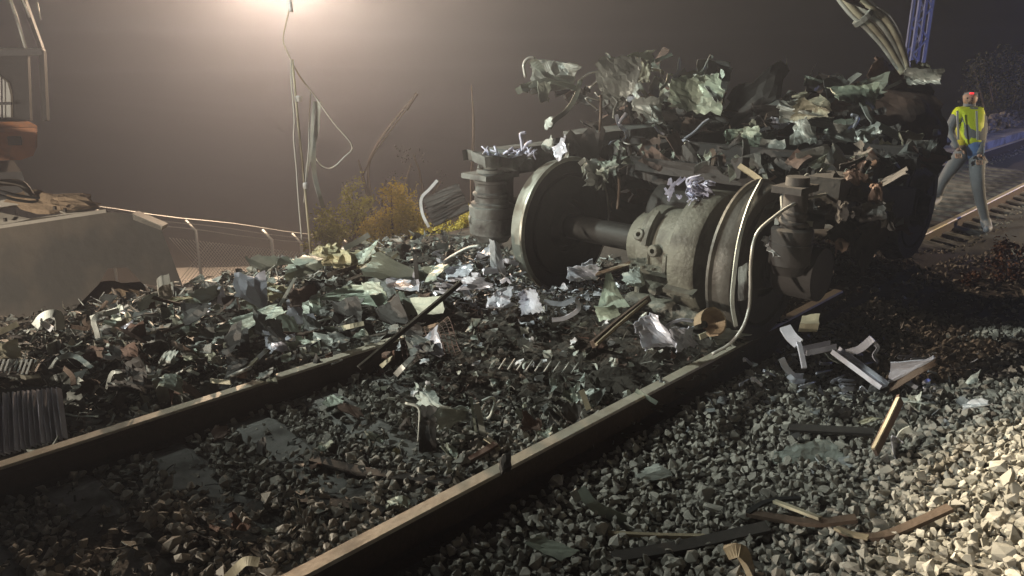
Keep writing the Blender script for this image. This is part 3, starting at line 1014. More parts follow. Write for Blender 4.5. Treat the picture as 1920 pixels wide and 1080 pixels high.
pan('torn_panel', 'sheet_pale', [(1450, 200, 5.9), (1500, 190, 5.95), (1540, 222, 5.9), (1465, 225, 5.85)], 10, 7, .07, .2)
pan('torn_panel', 'aluminium', [(1445, 215, 5.8), (1480, 225, 5.8), (1470, 245, 5.8), (1450, 240, 5.8)], 8, 7, .08, .3, folds=8)
pan('torn_panel', 'sheet_pale', [(1490, 228, 5.8), (1538, 224, 5.85), (1538, 262, 5.8), (1500, 272, 5.75)], 8, 7, .05, .18, label='ragged pale torn flap hanging under the cream panel')
pan('torn_panel', 'sheet_green', [(1550, 225, 5.8), (1600, 228, 5.85), (1602, 262, 5.8), (1575, 255, 5.75)], 7, 6, .06, .2)
tub('bent_wire', 'aluminium', [(1544, 256, 5.7), (1565, 262, 5.7), (1585, 258, 5.7), (1600, 240, 5.75), (1608, 220, 5.8), (1596, 215, 5.8)], .014)
rib('torn_strip', 'sheet_pale', [(1618, 196, 5.9), (1626, 215, 5.85), (1635, 232, 5.8), (1625, 248, 5.78)], .035, .007, .9)
pan('torn_panel', 'sheet_pale', [(1612, 240, 5.7), (1650, 230, 5.75), (1648, 250, 5.7), (1625, 255, 5.7)], 7, 5, .06, .22)
rib('torn_strip', 'sheet_pale', [(1645, 236, 5.75), (1690, 258, 5.8), (1712, 272, 5.8), (1730, 285, 5.8)], .06, .012, .5)
pan('torn_panel', 'sheet_pale', [(1705, 275, 5.75), (1760, 265, 5.85), (1745, 318, 5.7), (1738, 312, 5.72)], 8, 8, .06, .14, label='V-shaped pale torn sheet pointing down at the right end of the wreck')
rib('torn_strip', 'aluminium', [(1742, 318, 5.68), (1755, 295, 5.7), (1762, 275, 5.72)], .022, .008)
pan('torn_panel', 'sheet_cream', [(1600, 272, 5.6), (1640, 255, 5.65), (1655, 300, 5.55), (1640, 305, 5.55)], 8, 7, .06, .18)
pan('folded_plate', 'sheet_cream', [(1640, 265, 5.55), (1668, 270, 5.55), (1666, 335, 5.5), (1636, 335, 5.5)], 6, 9, .05, .08, .008, 4)
rib('folded_plate', 'aluminium', [(1640, 262, 5.5), (1650, 280, 5.5), (1645, 310, 5.48), (1636, 335, 5.46)], .045, .01, .4)
rib('folded_plate', 'aluminium', [(1670, 275, 5.52), (1668, 300, 5.5), (1658, 330, 5.48)], .02, .01, .4)
pst = A('strut', 'bogie_paint', MB().sweep([(-.085, -.05), (.085, -.05), (.085, .05), (-.085, .05)], [D(1665, 338, 5.6), D(1664, 380, 5.58), D(1666, 422, 5.56)], up=Z2), 'plain grey rectangular strut hanging below the right end of the wreck')
pan('torn_panel', 'sheet_green', [(1402, 225, 5.7), (1415, 222, 5.7), (1428, 255, 5.65), (1412, 252, 5.65)], 6, 6, .05, .25)
rib('torn_strip', 'aluminium', [(1418, 252, 5.65), (1432, 242, 5.65), (1444, 240, 5.66)], .02, .008)
# scrambled dark wires inside the tangle
for k in range(46):
    x = rng.uniform(1080, 1660)
    y = rng.uniform(160, 330) if x < 1400 else rng.uniform(210, 330)
    d = rng.uniform(5.7, 6.5)
    pts = [(x, y, d)]
    for _ in range(3):
        pts.append((pts[-1][0] + rng.uniform(-35, 35), pts[-1][1] + rng.uniform(-18, 30), d + rng.uniform(-.15, .15)))
    tub('torn_cable', rng.choice(('underframe', 'rust', 'sheet_dark', 'galvanised')), pts, rng.uniform(.005, .012), 4)
for k in range(34):
    x = rng.uniform(1090, 1640)
    y = rng.uniform(200, 320)
    d = rng.uniform(5.8, 6.5)
    a = rng.uniform(15, 42)
    pan('torn_scrap', rng.choice(('sheet_dark', 'sheet_dark', 'sheet_green', 'sheet_brown')), [(x, y, d), (x + a, y + rng.uniform(-12, 12), d + rng.uniform(-.15, .15)), (x + a, y + rng.uniform(10, 30), d), (x + rng.uniform(-8, 8), y + rng.uniform(12, 30), d + rng.uniform(-.1, .1))], 5, 5, .06, .25)

for k in range(30):
    x = rng.uniform(1070, 1540)
    y = rng.uniform(165, 250)
    d = rng.uniform(6.4, 7.4)
    a, b = rng.uniform(50, 110), rng.uniform(40, 80)
    pan('crushed_sheet', rng.choice(('sheet_dark', 'sheet_dark', 'sheet_brown', 'sheet_green') if k % 3 == 0 else ('sheet_dark', 'sheet_brown')), [(x, y + rng.uniform(-12, 12), d), (x + a, y + rng.uniform(-15, 15), d + rng.uniform(-.3, .3)), (x + a, y + b, d), (x + rng.uniform(-15, 15), y + b + rng.uniform(-10, 10), d + rng.uniform(-.3, .3))], 8, 8, .14, .18, folds=8)

for k in range(22):  # dark sheets added behind the axle to stand in for shadow
    x, y = rng.uniform(1060, 1230), rng.uniform(290, 430)
    d = rng.uniform(5.7, 6.4)
    pan('crushed_sheet', rng.choice(('sheet_dark', 'underframe', 'sheet_brown')), [(x - 35, y - 30, d), (x + 38, y - 26, d + .1), (x + 34, y + 40, d - .1), (x - 36, y + 36, d)], 7, 7, .08, .2, folds=6)
TANGLE = [(1040, 1100, 150, 190, 5), (1130, 1255, 105, 205, 13), (1250, 1345, 130, 200, 9), (1110, 1350, 215, 290, 14), (1400, 1480, 200, 265, 8), (1450, 1620, 175, 250, 18), (1540, 1700, 205, 300, 18), (1640, 1780, 235, 310, 8)]
TANGLE += [(1600, 1770, 268, 318, 16), (1180, 1420, 268, 330, 16), (1420, 1600, 285, 345, 12), (1480, 1700, 150, 215, 10)]
for (xa, xb, ya, yb, nn) in TANGLE:
    for k in range(nn):
        x, y = rng.uniform(xa, xb), rng.uniform(ya, yb)
        d = rng.uniform(6.1, 6.9) if ya < 260 else (5.75 - (x - 1040) / 540 * 1.25 if x < 1600 else 4.45 + (x - 1600) / 170 * 1.1)
        a, b = (rng.uniform(22, 60), rng.uniform(16, 44)) if k % 2 else (rng.uniform(10, 50), rng.uniform(6, 12))
        th_ = rng.uniform(-1, 1)
        ca_, sa_ = math.cos(th_), math.sin(th_)
        q = []
        for (ux, uy) in ((-.5, -.5), (.5, -.5), (.5, .5), (-.5, .5)):
            q.append((x + (ux * a) * ca_ - uy * b * sa_ + rng.uniform(-5, 5), y + ux * a * sa_ + uy * b * ca_ + rng.uniform(-5, 5), d + rng.uniform(-.12, .12)))
        pan('torn_scrap', rng.choice(('sheet_green', 'bogie_paint', 'sheet_dark', 'sheet_dark', 'bogie_paint', 'sheet_dark', 'sheet_brown')), q, 4 if k % 2 else 6, 4, min(.05, .0022 * min(a, b)) * rng.uniform(.4, 1.2), .08, folds=2 + k % 3)

BIG = [(1000, 1085, 112, 168), (1138, 1205, 108, 182), (1172, 1232, 92, 132), (1205, 1252, 178, 240), (1255, 1350, 138, 208), (1315, 1352, 130, 205), (1448, 1545, 192, 232), (1498, 1562, 170, 216), (1488, 1540, 224, 270),
       (1555, 1645, 156, 206), (1600, 1655, 232, 304), (1702, 1764, 262, 320), (1650, 1708, 240, 280), (1108, 1164, 294, 342), (1360, 1425, 238, 292), (1688, 1752, 122, 160), (1550, 1604, 224, 262)]
for k, (xa, xb, ya, yb) in enumerate(BIG):
    d = 5.75 if xa < 1400 else 5.6
    d = 5.1 if ya > 290 and xa < 1200 else (6.5 if 1680 < xa < 1700 and ya < 200 else d)
    j = lambda q: rng.uniform(-q, q)
    w_, h_ = (xb - xa) * .12, (yb - ya) * .15
    sd_[0] += 1
    A('torn_sheet', ('crumple_metal', 'crumple_metal', 'sheet_cream', 'crumple_metal', 'crumple_green')[k % 5],
      MB().panel([D(xa + j(w_), ya + j(h_), d + j(.15)), D(xb + j(w_), ya + j(h_), d + j(.15)), D(xb + j(w_), yb + j(h_), d + j(.15)), D(xa + j(w_), yb + j(h_), d + j(.15))], 13, 11, .075, sd_[0], .005, .13, 10))

# bundle of bent pale conduits at the top right
cb = thing('bent_conduit_bundle', 'bundle of pale bent conduits rising out of the wreck at top right', 'conduit bundle', D(1690, 135, 6.5))
for k, (dx, dy, r, m) in enumerate(((0, 0, .030, 'sheet_cream'), (14, -8, .026, 'sheet_pale'), (28, -14, .032, 'sheet_cream'), (-8, 6, .018, 'sheet_pale'), (40, -16, .016, 'white_plastic'))):
    pts = [(1560 + dx, -30 + dy * .2, 6.3), (1600 + dx, 20 + dy * .6, 6.35), (1632 + dx * .9, 48 + dy, 6.4), (1660 + dx * .7, 82 + dy * .8, 6.45), (1682 + dx * .45, 118 + dy * .4, 6.5), (1694 + dx * .2, 138, 6.5)]
    obj('conduit', MB().tube(curve([D(*t) for t in pts], 6), r, 8), m, cb, True)
obj('conduit_collar', MB().panel([D(1545, -8, 6.28), D(1600, -10, 6.3), D(1625, 22, 6.34), D(1575, 12, 6.32)], 7, 6, .05, 77, .01, .2), 'sheet_brown', cb)
obj('conduit_clamp', MB().lathe(D(1618, 34, 6.36), D(1640, 58, 6.4) - D(1600, 10, 6.36), [(.05, -.02), (.085, -.02), (.085, .02), (.05, .02)], 14), 'sheet_pale', cb)
obj('conduit_foot', MB().panel([D(1688, 100, 6.5), D(1720, 100, 6.55), D(1712, 128, 6.5), D(1692, 125, 6.5)], 6, 6, .05, 78, .006, .2), 'sheet_pale', cb)

# hose, rim highlight band and stick on the near wheel
obj('hose', MB().tube(curve([PX(t) for t in ((1600, 362, 4.35), (1540, 366, 4.15), (1490, 382, 4.05), (1450, 408, 4.0), (1418, 440, 3.98), (1408, 490, 3.96), (1407, 545, 3.94), (1404, 580, 3.92), (1392, 615, 3.9), (1368, 645, 3.9), (1335, 664, 3.9))], 6), .0088, 8), 'galvanised', smooth=True, label='pale rubber hose looping down beside the near wheel to the ground', cat='hose')
bb = obj('rim_highlight_band', MB().ribbon(curve([PX(t) for t in ((1428, 338, 4.40), (1405, 385, 4.12), (1386, 450, 3.98), (1376, 520, 3.93), (1373, 570, 3.92), (1380, 612, 3.92))], 6), .018, .014, up=Z2), 'sheet_pale', label='thin bright metal band curving down over the edge of the near wheel', cat='metal band')  # pale band also draws the bright highlight along the near wheel
obj('broken_bar', MB().ribbon([D(1386, 311, 4.55), D(1408, 325, 4.5), D(1428, 340, 4.45)], .03, .018, up=Z2), 'wood', label='short pale broken bar lying on top of the bright metal band', cat='bar')
obj('guard_plate', MB().panel([D(1450, 352, 4.45), D(1468, 352, 4.45), D(1424, 440, 4.2), D(1414, 430, 4.2)], 6, 10, .01, 83, .006, .04, 3), 'bogie_paint', bog)
obj('guard_plate', MB().panel([D(1385, 500, 4.12), D(1402, 490, 4.12), D(1402, 562, 4.08), D(1383, 566, 4.08)], 5, 8, .01, 84, .006, .05, 3), 'bogie_paint', bog)
obj('spring_shroud', MB().panel([D(1434, 440, 4.2), D(1475, 432, 4.25), D(1478, 485, 4.2), D(1434, 492, 4.15)], 8, 8, .05, 85, .006, .16), 'white_plastic', bog, label='pale torn shroud below the near spring')
obj('bracket', MB().panel([D(1470, 348, 4.25), D(1555, 352, 4.3), D(1545, 372, 4.25), D(1478, 378, 4.2)], 9, 6, .05, 86, .012, .18), 'bogie_paint', bog)
obj('bracket', MB().ribbon(curve([D(1508, 350, 4.28), D(1514, 330, 4.28), D(1520, 348, 4.3)], 6), .03, .012, up=Z2), 'bogie_paint', bog)
obj('bracket', MB().panel([D(1530, 322, 4.3), D(1556, 308, 4.35), D(1545, 345, 4.3), D(1525, 348, 4.3)], 5, 6, .03, 87, .008, .15), 'bogie_paint', bog)
obj('bracket', MB().ribbon(curve([D(1468, 368, 4.2), D(1468, 395, 4.18), D(1458, 412, 4.16)], 5), .025, .02, up=Z2), 'galvanised', bog)
obj('bracket', MB().ribbon([D(1456, 416, 4.16), D(1500, 418, 4.25), D(1520, 420, 4.3)], .03, .03, up=Z2), 'bogie_paint', bog)
for k in range(16):
    x, y = rng.uniform(1520, 1680), rng.uniform(300, 400)
    d = rng.uniform(4.05, 4.35)
    a, b = rng.uniform(18, 50), rng.uniform(14, 40)
    obj('torn_scrap', MB().panel([D(x, y, d), D(x + a, y + rng.uniform(-8, 8), d), D(x + a, y + b, d - .05), D(x - 5, y + b, d)], 6, 6, .05, 900 + k, .005, .2, 6), rng.choice(('sheet_dark', 'underframe', 'sheet_brown')), bog)
# frayed fibre tuft
tf = thing('fibre_tuft', 'frayed bluish white fibre tuft caught above the gearbox', 'fibre tuft', D(1300, 385, 4.6))
for k in range(46):
    a = rng.uniform(-2.6, 1.2)
    r0 = rng.uniform(10, 42)
    x, y = 1302 + rng.uniform(-14, 12), 366 + rng.uniform(-12, 16)
    pts = [(x, y, 4.58), (x + r0 * .6 * math.cos(a) + rng.uniform(-6, 6), y + r0 * .6 * math.sin(a), 4.54 + rng.uniform(-.06, .06)), (x + r0 * math.cos(a + .6), y + r0 * math.sin(a + .6), 4.52 + rng.uniform(-.08, .08))]
    obj('strand', MB().ribbon(curve([D(*t) for t in pts], 4), rng.uniform(.010, .022), .003, up=Z2, twist=rng.uniform(-2, 2)), 'fibre', tf)
for k in range(8):
    x, y = 1262 + rng.uniform(-10, 10), 350 + rng.uniform(-14, 24)
    obj('strand', MB().ribbon(curve([D(x, y, 4.62), D(x + rng.uniform(-12, 12), y + rng.uniform(-16, 8), 4.6), D(x + rng.uniform(-16, 16), y + rng.uniform(-18, 14), 4.6)], 4), .014, .003, up=Z2), 'fibre', tf)

# ------------------------------------------------------------------ excavator at the left edge
ex = thing('excavator', 'orange excavator with dark caged cab and big grey bucket at the left edge', 'excavator', D(-200, 520, 9))
XR, YF = np.array([1., 0, 0]), np.array([0, 1., 0])


def bar(a, b, wd, dp=None):
    return MB().sweep([(-wd / 2, -(dp or wd) / 2), (wd / 2, -(dp or wd) / 2), (wd / 2, (dp or wd) / 2), (-wd / 2, (dp or wd) / 2)], [D(*a), D(*b)], up=YF)


CD = 11.0
cw = MB()
prof = []
for x, y in ((-420, 232), (55, 228), (70, 236), (70, 275), (62, 292), (40, 300), (-420, 312)):
    prof.append(D(x, y, CD))
cw.prism(prof, YF * 1.8 - XR * 1.25 - UP * .12)
cwo = obj('counterweight', cw, 'orange_paint', ex)
obj('counterweight_rim', MB().ribbon([D(-420, 250, CD - .03), D(68, 243, CD - .03)], .06, .05, up=YF), 'orange_paint', cwo)
obj('plate', MB().box(D(28, 264, CD - .02), (XR, UP, YF), (.09, .06, .02)), 'cab_dark', cwo)
cab = obj('cab', MB().prism([D(-420, 96, CD + .3), D(50, 96, CD + .3), D(60, 226, CD + .3), D(-420, 230, CD + .3)], YF * 1.2 - XR * .85), 'cab_dark', ex)
obj('window', MB().prism([D(-90, 150, CD + .24), D(-5, 140, CD + .24), D(14, 155, CD + .24), D(20, 178, CD + .24), D(20, 220, CD + .24), D(-90, 222, CD + .24)], YF * .05), 'cab_glass', cab)
obj('window_bar', bar((-90, 196, CD + .18), (22, 194, CD + .18), .035), 'cab_dark', cab)
obj('window_bar', bar((3, 142, CD + .18), (4, 222, CD + .18), .015), 'cab_dark', cab)
fm = obj('guard_frame', bar((-420, 100, CD), (82, 97, CD), .10), 'cab_dark', ex)
for a, b, wd in (((80, 97, CD), (86, 226, CD), .07), ((50, 97, CD), (55, 226, CD), .06), ((45, 0, CD), (80, 97, CD), .06), ((30, -60, CD), (46, 2, CD), .06)):
    obj('guard_bar', bar(a, b, wd), 'cab_dark', fm)
obj('hand_rail', MB().tube([D(5, -40, CD - .1), D(30, 30, CD - .1), D(48, 90, CD - .1)], .022, 8), 'sheet_pale', ex, True)
obj('hand_rail', MB().tube([D(40, -5, CD - .1), D(56, 32, CD - .1)], .014, 8), 'sheet_pale', ex, True)
obj('hand_rail', MB().tube([D(70, 5, CD - .1), D(76, 36, CD - .1)], .012, 8), 'sheet_pale', ex, True)
obj('track_frame', MB().prism([D(-420, 330, CD + .2), D(40, 322, CD + .2), D(60, 380, CD + .2), D(-420, 440, CD + .2)], YF * 1.2 - XR * .85), 'cab_dark', ex)
BD = 7.0
bk_poly = [(-260, 470), (0, 427), (200, 397), (250, 402), (300, 424), (346, 545), (268, 532), (238, 501), (202, 503), (186, 532), (120, 600), (-260, 640)]
bk = obj('bucket', MB().prism([D(x, y, BD) for x, y in bk_poly], YF * .9 - XR * .48 - UP * .2), 'bucket_steel', ex)
rim = [D(x, y, BD - .015) for x, y in ((-260, 468), (0, 425), (200, 395))]
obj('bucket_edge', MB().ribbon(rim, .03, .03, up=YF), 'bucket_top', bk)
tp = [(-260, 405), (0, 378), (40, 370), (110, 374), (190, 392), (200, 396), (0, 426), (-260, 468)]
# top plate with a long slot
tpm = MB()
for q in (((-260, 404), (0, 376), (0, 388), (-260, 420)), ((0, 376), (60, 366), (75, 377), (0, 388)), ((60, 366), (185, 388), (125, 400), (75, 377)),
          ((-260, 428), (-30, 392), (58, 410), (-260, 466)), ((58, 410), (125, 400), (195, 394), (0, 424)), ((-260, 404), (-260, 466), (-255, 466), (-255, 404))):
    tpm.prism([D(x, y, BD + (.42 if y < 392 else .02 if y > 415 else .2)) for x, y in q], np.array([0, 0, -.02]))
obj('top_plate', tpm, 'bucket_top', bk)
for x, y in ((10, 413), (103, 391), (122, 395)):
    obj('bolt', MB().lathe(D(x, y, BD + .12), UP, [(.001, -.01), (.018, -.01), (.018, .02), (.001, .02)], 6), 'bucket_steel', bk)
obj('mud_load', MB().ball(D(108, 382, BD + .35), .16, 31, .35, 10, (2.2, 1, .62)), 'mud', bk)
obj('mud_load', MB().ball(D(60, 372, BD + .38), .10, 33, .35, 9, (2.4, 1, .5)), 'mud', bk)
obj('arm_link', MB().tube(curve([D(-80, 352, BD + .3), D(0, 343, BD + .3), D(40, 345, BD + .3), D(60, 370, BD + .3)], 5), .035, 8), 'bucket_steel', bk, True)
for k, dy in enumerate((0, 9)):
    obj('hydraulic_hose', MB().tube(curve([D(-120, 330 + dy, BD + .1), D(-20, 352 + dy, BD + .05), D(30, 366 + dy, BD + .15), D(80, 372 + dy, BD + .3)], 6), .014, 7), 'rubber', bk, True)
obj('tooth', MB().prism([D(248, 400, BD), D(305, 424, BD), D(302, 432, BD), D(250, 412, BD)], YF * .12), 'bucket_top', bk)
obj('stick', MB().sweep([(-.16, -.2), (.16, -.2), (.16, .2), (-.16, .2)], [D(-60, 500, BD + .5), D(-500, 300, BD + 1.2), D(-700, 60, 9)], up=YF), 'orange_paint', ex)

# ------------------------------------------------------------------ fence down the embankment
FA, FB = np.array(D(100, 376, 17.0)), np.array(D(700, 452, 21.5))
fdir = (FB - FA)
fe = thing('chain_link_fence', 'chain link fence with cranked posts and barbed wire down the embankment', 'fence', (FA + FB) / 2 - UP * 2.3)


def fpt(a, dz=0.0, off=0.0):
    return FA + fdir * a + UP * dz + np.array([-.35, -.3, 0]) * off


for k, (x, y, d) in enumerate(((475, 512, 19.8), (536, 520, 20.4), (180, 470, 17.6), (330, 560, 18.6), (650, 560, 21.2))):
    a = (x - 100) / 600
    top = fpt(a, -.30)
    path = [top - UP * 2.3, top, top + np.array([-.20, -.05, .27])]
    obj('fence_post', MB().tube(path, .034 if k else .045, 8), 'galvanised', fe, True)
for k in range(3):
    pts = [fpt(a / 12, -.02 - .135 * k + .02 * math.sin(a * 1.3 + k), 0) for a in range(13)]
    bw = MB().tube(pts, .009, 4)
    for j in range(160):
        a = j / 160
        q = fpt(a, -.02 - .135 * k + .02 * math.sin(a * 12 * 1.3 + k))
        bw.tube([q + np.array([0, 0, -.025]), q + np.array([.012, 0, .025])], .004, 3)
    obj('barbed_wire', bw, 'galvanised', fe)
mesh = MB()
step = .075
Lf = np.linalg.norm(fdir[:2])
n_ = int(Lf / step)
for sgn in (1, -1):
    for i in range(-12, n_ + 12):
        q = []
        for z0, z1 in ((0.0, 1.0),):
            a0, a1 = i * step / Lf, (i * step + sgn * .9) / Lf
            if min(a0, a1) < .30 or max(a0, a1) > .80:
                continue
            q = [fpt(a0, -.55), fpt(a1, -1.75)]
        if q:
            mesh.tube(q, .0075, 3, cap=False)
mo = obj('mesh_panel', mesh, 'galvanised', fe)
mo['kind'] = 'stuff'

# ------------------------------------------------------------------ shrubs and trees
def leaf_template(w_, h_):
    v = np.array([(-w_, 0, 0), (0, -h_ * .5, .12), (w_, 0, 0), (0, h_, .1)], float)
    return v, np.array([(0, 1, 2), (0, 2, 3)])


LEAF = [leaf_template(.35, 1), leaf_template(.5, .9), leaf_template(.25, 1.2)]


def shrub(name, label, cat, blobs, n, size, m, stem_base, stems=9, group=None, bark='bark', smin=.5):
    root = thing(name, label, cat, stem_base, group)
    P = []
    for c, r in blobs:
        c, r = np.array(c), np.array(r)
        k = int(n * np.prod(r) ** .6 / sum(np.prod(b[1]) ** .6 for b in blobs))
        nclump = max(6, k // 60)
        cl = nrg.normal(size=(nclump, 3))
        cl = cl / np.linalg.norm(cl, axis=1)[:, None] * nrg.uniform(smin, 1, (nclump, 1)) ** .6
        q = cl[nrg.integers(0, nclump, k)] + nrg.normal(size=(k, 3)) * .16
        P.append(c + q * r)
    P = np.concatenate(P)
    V_, T_ = scatter(LEAF, P, nrg.uniform(.6, 1.4, len(P)) * size, rotmats(len(P), nrg), nrg.integers(0, 3, len(P)))
    o = bpy.data.objects.new('crown', tri_mesh('crown', V_ - np.array(stem_base), T_, [m]))
    link(o, root)
    st_ = MB()
    for i in range(stems):
        t = P[nrg.integers(0, len(P))]
        b = np.array(stem_base) + np.array([rng.uniform(-.1, .1), rng.uniform(-.1, .1), 0])
        mid = (b + t) / 2 + np.array([rng.uniform(-.1, .1), rng.uniform(-.1, .1), .1])
        L = np.linalg.norm(t - b)
        st_.tube(curve([b, mid, t], 4), .018 * L + .004, 5, scale=[1 - .8 * i_ / 8 for i_ in range(9)])
    obj('trunk', st_, bark, root)
    return root


def on(x, y, d):
    return D(x, y, d)


shrub('shrub', 'bright yellow leafy shrub glowing low beside the far spring stack', 'shrub', [(on(850, 446, 8.9), (.24, .25, .20)), (on(812, 458, 8.9), (.26, .25, .14)), (on(874, 428, 9.0), (.12, .2, .20))], 7000, .022, 'leaf_lit', on(835, 520, 8.9))
shrub('shrub', 'tall dull yellow shrub rising behind the heap left of the far spring', 'shrub', [(on(745, 395, 12.5), (.35, .3, .45)), (on(715, 440, 12.5), (.4, .3, .35)), (on(770, 430, 12.5), (.3, .3, .4))], 7500, .034, 'leaf_lit', on(740, 560, 12.5), smin=.3)
shrub('shrub', 'sparse olive shrub beside the foot of the leaning pole', 'shrub', [(on(635, 420, 13.0), (.45, .4, .35)), (on(610, 455, 13.0), (.4, .3, .25)), (on(665, 380, 13.5), (.3, .3, .4))], 4200, .034, 'leaf_yellow', on(630, 560, 13.0), smin=.3)
tr = shrub('bare_tree', 'faint bare tree in the mist behind the yellow shrubs', 'tree', [(on(690, 350, 15), (.6, .4, .5)), (on(780, 320, 15), (.5, .4, .5))], 260, .03, 'leaf_dark', on(700, 560, 15), 12)
br = MB()
for pts in (((705, 560), (698, 400), (690, 320), (705, 275), (740, 225), (782, 176)), ((698, 400), (680, 330), (672, 300)), ((740, 560), (790, 400), (788, 330), (775, 290)), ((890, 480), (885, 350), (888, 240), (884, 160))):
    c = curve([D(x, y, 15) for x, y in pts], 5)
    br.tube(c, .045, 6, scale=[1 - .75 * i / len(c) for i in range(len(c))])
obj('limb', br, 'bark', tr, True)
shrub('shrub', 'reddish dry shrub at the right edge below the walking person', 'shrub', [(on(1895, 505, 6.6), (.22, .25, .26)), (on(1850, 540, 6.4), (.2, .2, .14)), (on(1925, 545, 6.3), (.2, .2, .2))], 1500, .026, 'leaf_rust', on(1890, 600, 6.4), 12)
shrub('tree', 'dim leafy tree against the dark sky behind the walking person', 'tree', [(on(1865, 150, 22), (.9, .7, .9)), (on(1900, 220, 22), (1.2, .7, .9)), (on(1830, 230, 22), (.7, .7, .7))], 4200, .07, 'leaf_dark', on(1870, 330, 22), 9)

# ------------------------------------------------------------------ lattice mast
mz = D(1715, 110, 17)
mb_ = thing('lattice_mast', 'bluish steel lattice mast standing behind the right end of the wreck', 'lattice mast', (mz[0], mz[1], -.6))
hw = .135
for i in (-1, 1):
    for j in (-1, 1):
        obj('mast_leg', MB().box((mz[0] + i * hw, mz[1] + j * hw, 3.2), (XR, YF, UP), (.030, .030, 3.9)), 'mast_blue_lit', mb_)
k = 0
z = -.5
while z < 6.8:
    for j in (-1, 1):
        a, b = (-hw, hw) if k % 2 else (hw, -hw)
        obj('mast_brace', MB().sweep([(-.018, -.012), (.018, -.012), (.018, .012), (-.018, .012)], [(mz[0] + a, mz[1] + j * (hw + .034), z), (mz[0] + b, mz[1] + j * (hw + .034), z + .32)], up=YF), 'mast_blue_lit', mb_)
    z += .32
    k += 1
obj('mast_wire', MB().tube([(mz[0] - .08, mz[1] - .28, 2.0), (mz[0] - .10, mz[1] - .28, 6.5)], .012, 6), 'mast_blue_lit', mb_)

# ------------------------------------------------------------------ the floodlight just above the frame
fl_t = thing('flood_lamp', 'glowing orange floodlight on a thin pole above the hanging wires', 'lamp', (LAMP_A[0], LAMP_A[1], -5))
obj('lamp_pole', MB().tube([(-13.2, LAMP_A[1] + .3, -5), (-13.2, LAMP_A[1] + .3, 4.5), (-12.9, LAMP_A[1] + .3, 4.62), (LAMP_A[0], LAMP_A[1] + .2, 4.62)], .05, 8), 'cab_dark', fl_t, True)
obj('lamp_hood', MB().box((LAMP_A[0], LAMP_A[1] + .05, LAMP_A[2] + .36), (XR, YF, UP), (.25, .3, .04)), 'cab_dark', fl_t)

# ------------------------------------------------------------------ leaning pole and hanging wires
pole = obj('leaning_pole', MB().tube([D(548, 112, 8), D(560, 240, 8), D(572, 360, 8), D(585, 500, 8)], .012, 8), 'sheet_cream', smooth=True, label='thin pale leaning pole rising out of the debris below the lamp', cat='pole')
PD = 8.0


def wire(name, pts, r, label, cat, m='galvanised'):
    return obj(name, MB().tube(curve([D(x, y, PD + q) for x, y, q in pts], 6), r, 6), m, smooth=True, label=label, cat=cat)


wire('hanging_wire', [(545, -20, 0), (542, 18, 0), (536, 45, 0), (531, 75, 0), (540, 100, 0), (560, 140, .05), (590, 180, .1), (625, 230, .15), (660, 273, .2), (645, 295, .2), (622, 315, .2), (603, 310, .2), (592, 295, .2), (588, 275, .15)], .008, 'long thin wire hanging from the lamp and looping back below the bright haze', 'wire')
wire('hanging_wire', [(546, 112, -.05), (547, 160, -.05), (552, 220, -.05), (551, 260, -.05), (556, 320, -.05), (560, 380, -.05), (566, 450, -.05)], .008, 'thin wavy wire hanging just left of the leaning pole', 'wire')
wire('hanging_wire', [(583, 170, .1), (580, 220, .1), (579, 275, .1), (574, 330, .1), (570, 380, .1)], .008, 'thin straight wire hanging just right of the leaning pole', 'wire')
wire('hanging_wire', [(543, -5, -.1), (544, 10, -.1), (546, 22, -.1)], .022, 'short thick white cable end hanging right under the lamp', 'wire', 'white_plastic')
for pts, wd, lab in ((((590, 190), (586, 230), (583, 280), (575, 320), (572, 345)), .035, 'pale flat strip hanging beside the leaning pole'), (((598, 190), (594, 240), (588, 275), (590, 330), (606, 390)), .05, 'wide pale strip trailing down to the shrub beside the leaning pole')):
    obj('hanging_strip', MB().ribbon(curve([D(x, y, PD + .15) for x, y in pts], 5), wd, .006, up=Z2, twist=.8), 'sheet_pale', label=lab, cat='strip')
obj('pole_clamp', MB().lathe(D(560, 185, 8), UP, [(.016, -.03), (.035, -.03), (.04, .02), (.016, .035)], 10), 'white_plastic', pole)
obj('pole_clamp', MB().lathe(D(573, 348, 8), UP, [(.016, -.03), (.03, -.03), (.03, .02), (.016, .035)], 10), 'white_plastic', pole)
wire('slanting_rod', [(680, 330, 3.0), (700, 290, 3.0), (725, 255, 3.0), (752, 218, 3.0), (766, 200, 3.0)], .010, 'thin slanting rod in the mist above the yellow shrubs', 'rod', 'bark')
obj('rod_tip', MB().tube([D(762, 206, 10.95), D(782, 175, 10.95)], .022, 6), 'bark', label='short thicker pale rod end high in the mist', cat='rod')

# slatted grille behind the far spring
gr_ = thing('slatted_grille', 'dark slatted grille lying tilted left of the far spring stack', 'grille', D(835, 425, 8.2))
obj('grille_back', MB().panel([D(790, 372, 8.3), D(862, 345, 8.3), D(884, 395, 8.2), D(815, 428, 8.2)], 6, 6, .02, 71, .02, .05), 'sheet_dark', gr_)
for k in range(7):
    t = k / 6
    a = (790 + 22 * t, 374 + 52 * t)
    b = (862 + 20 * t, 348 + 46 * t)
    obj('slat', MB().ribbon(curve([D(a[0], a[1], 8.18), D((a[0] + b[0]) / 2, (a[1] + b[1]) / 2, 8.18), D(b[0], b[1], 8.18)], 3), .012, .012, up=Z2), 'sheet_dark', gr_)
obj('curved_strip', MB().ribbon(curve([D(820, 338, 8.0), D(805, 355, 8.0), D(790, 372, 8.0), D(792, 400, 8.0), D(804, 426, 8.0)], 5), .03, .01, up=Z2), 'white_plastic', label='pale curved strip standing in front of the slatted grille', cat='strip')

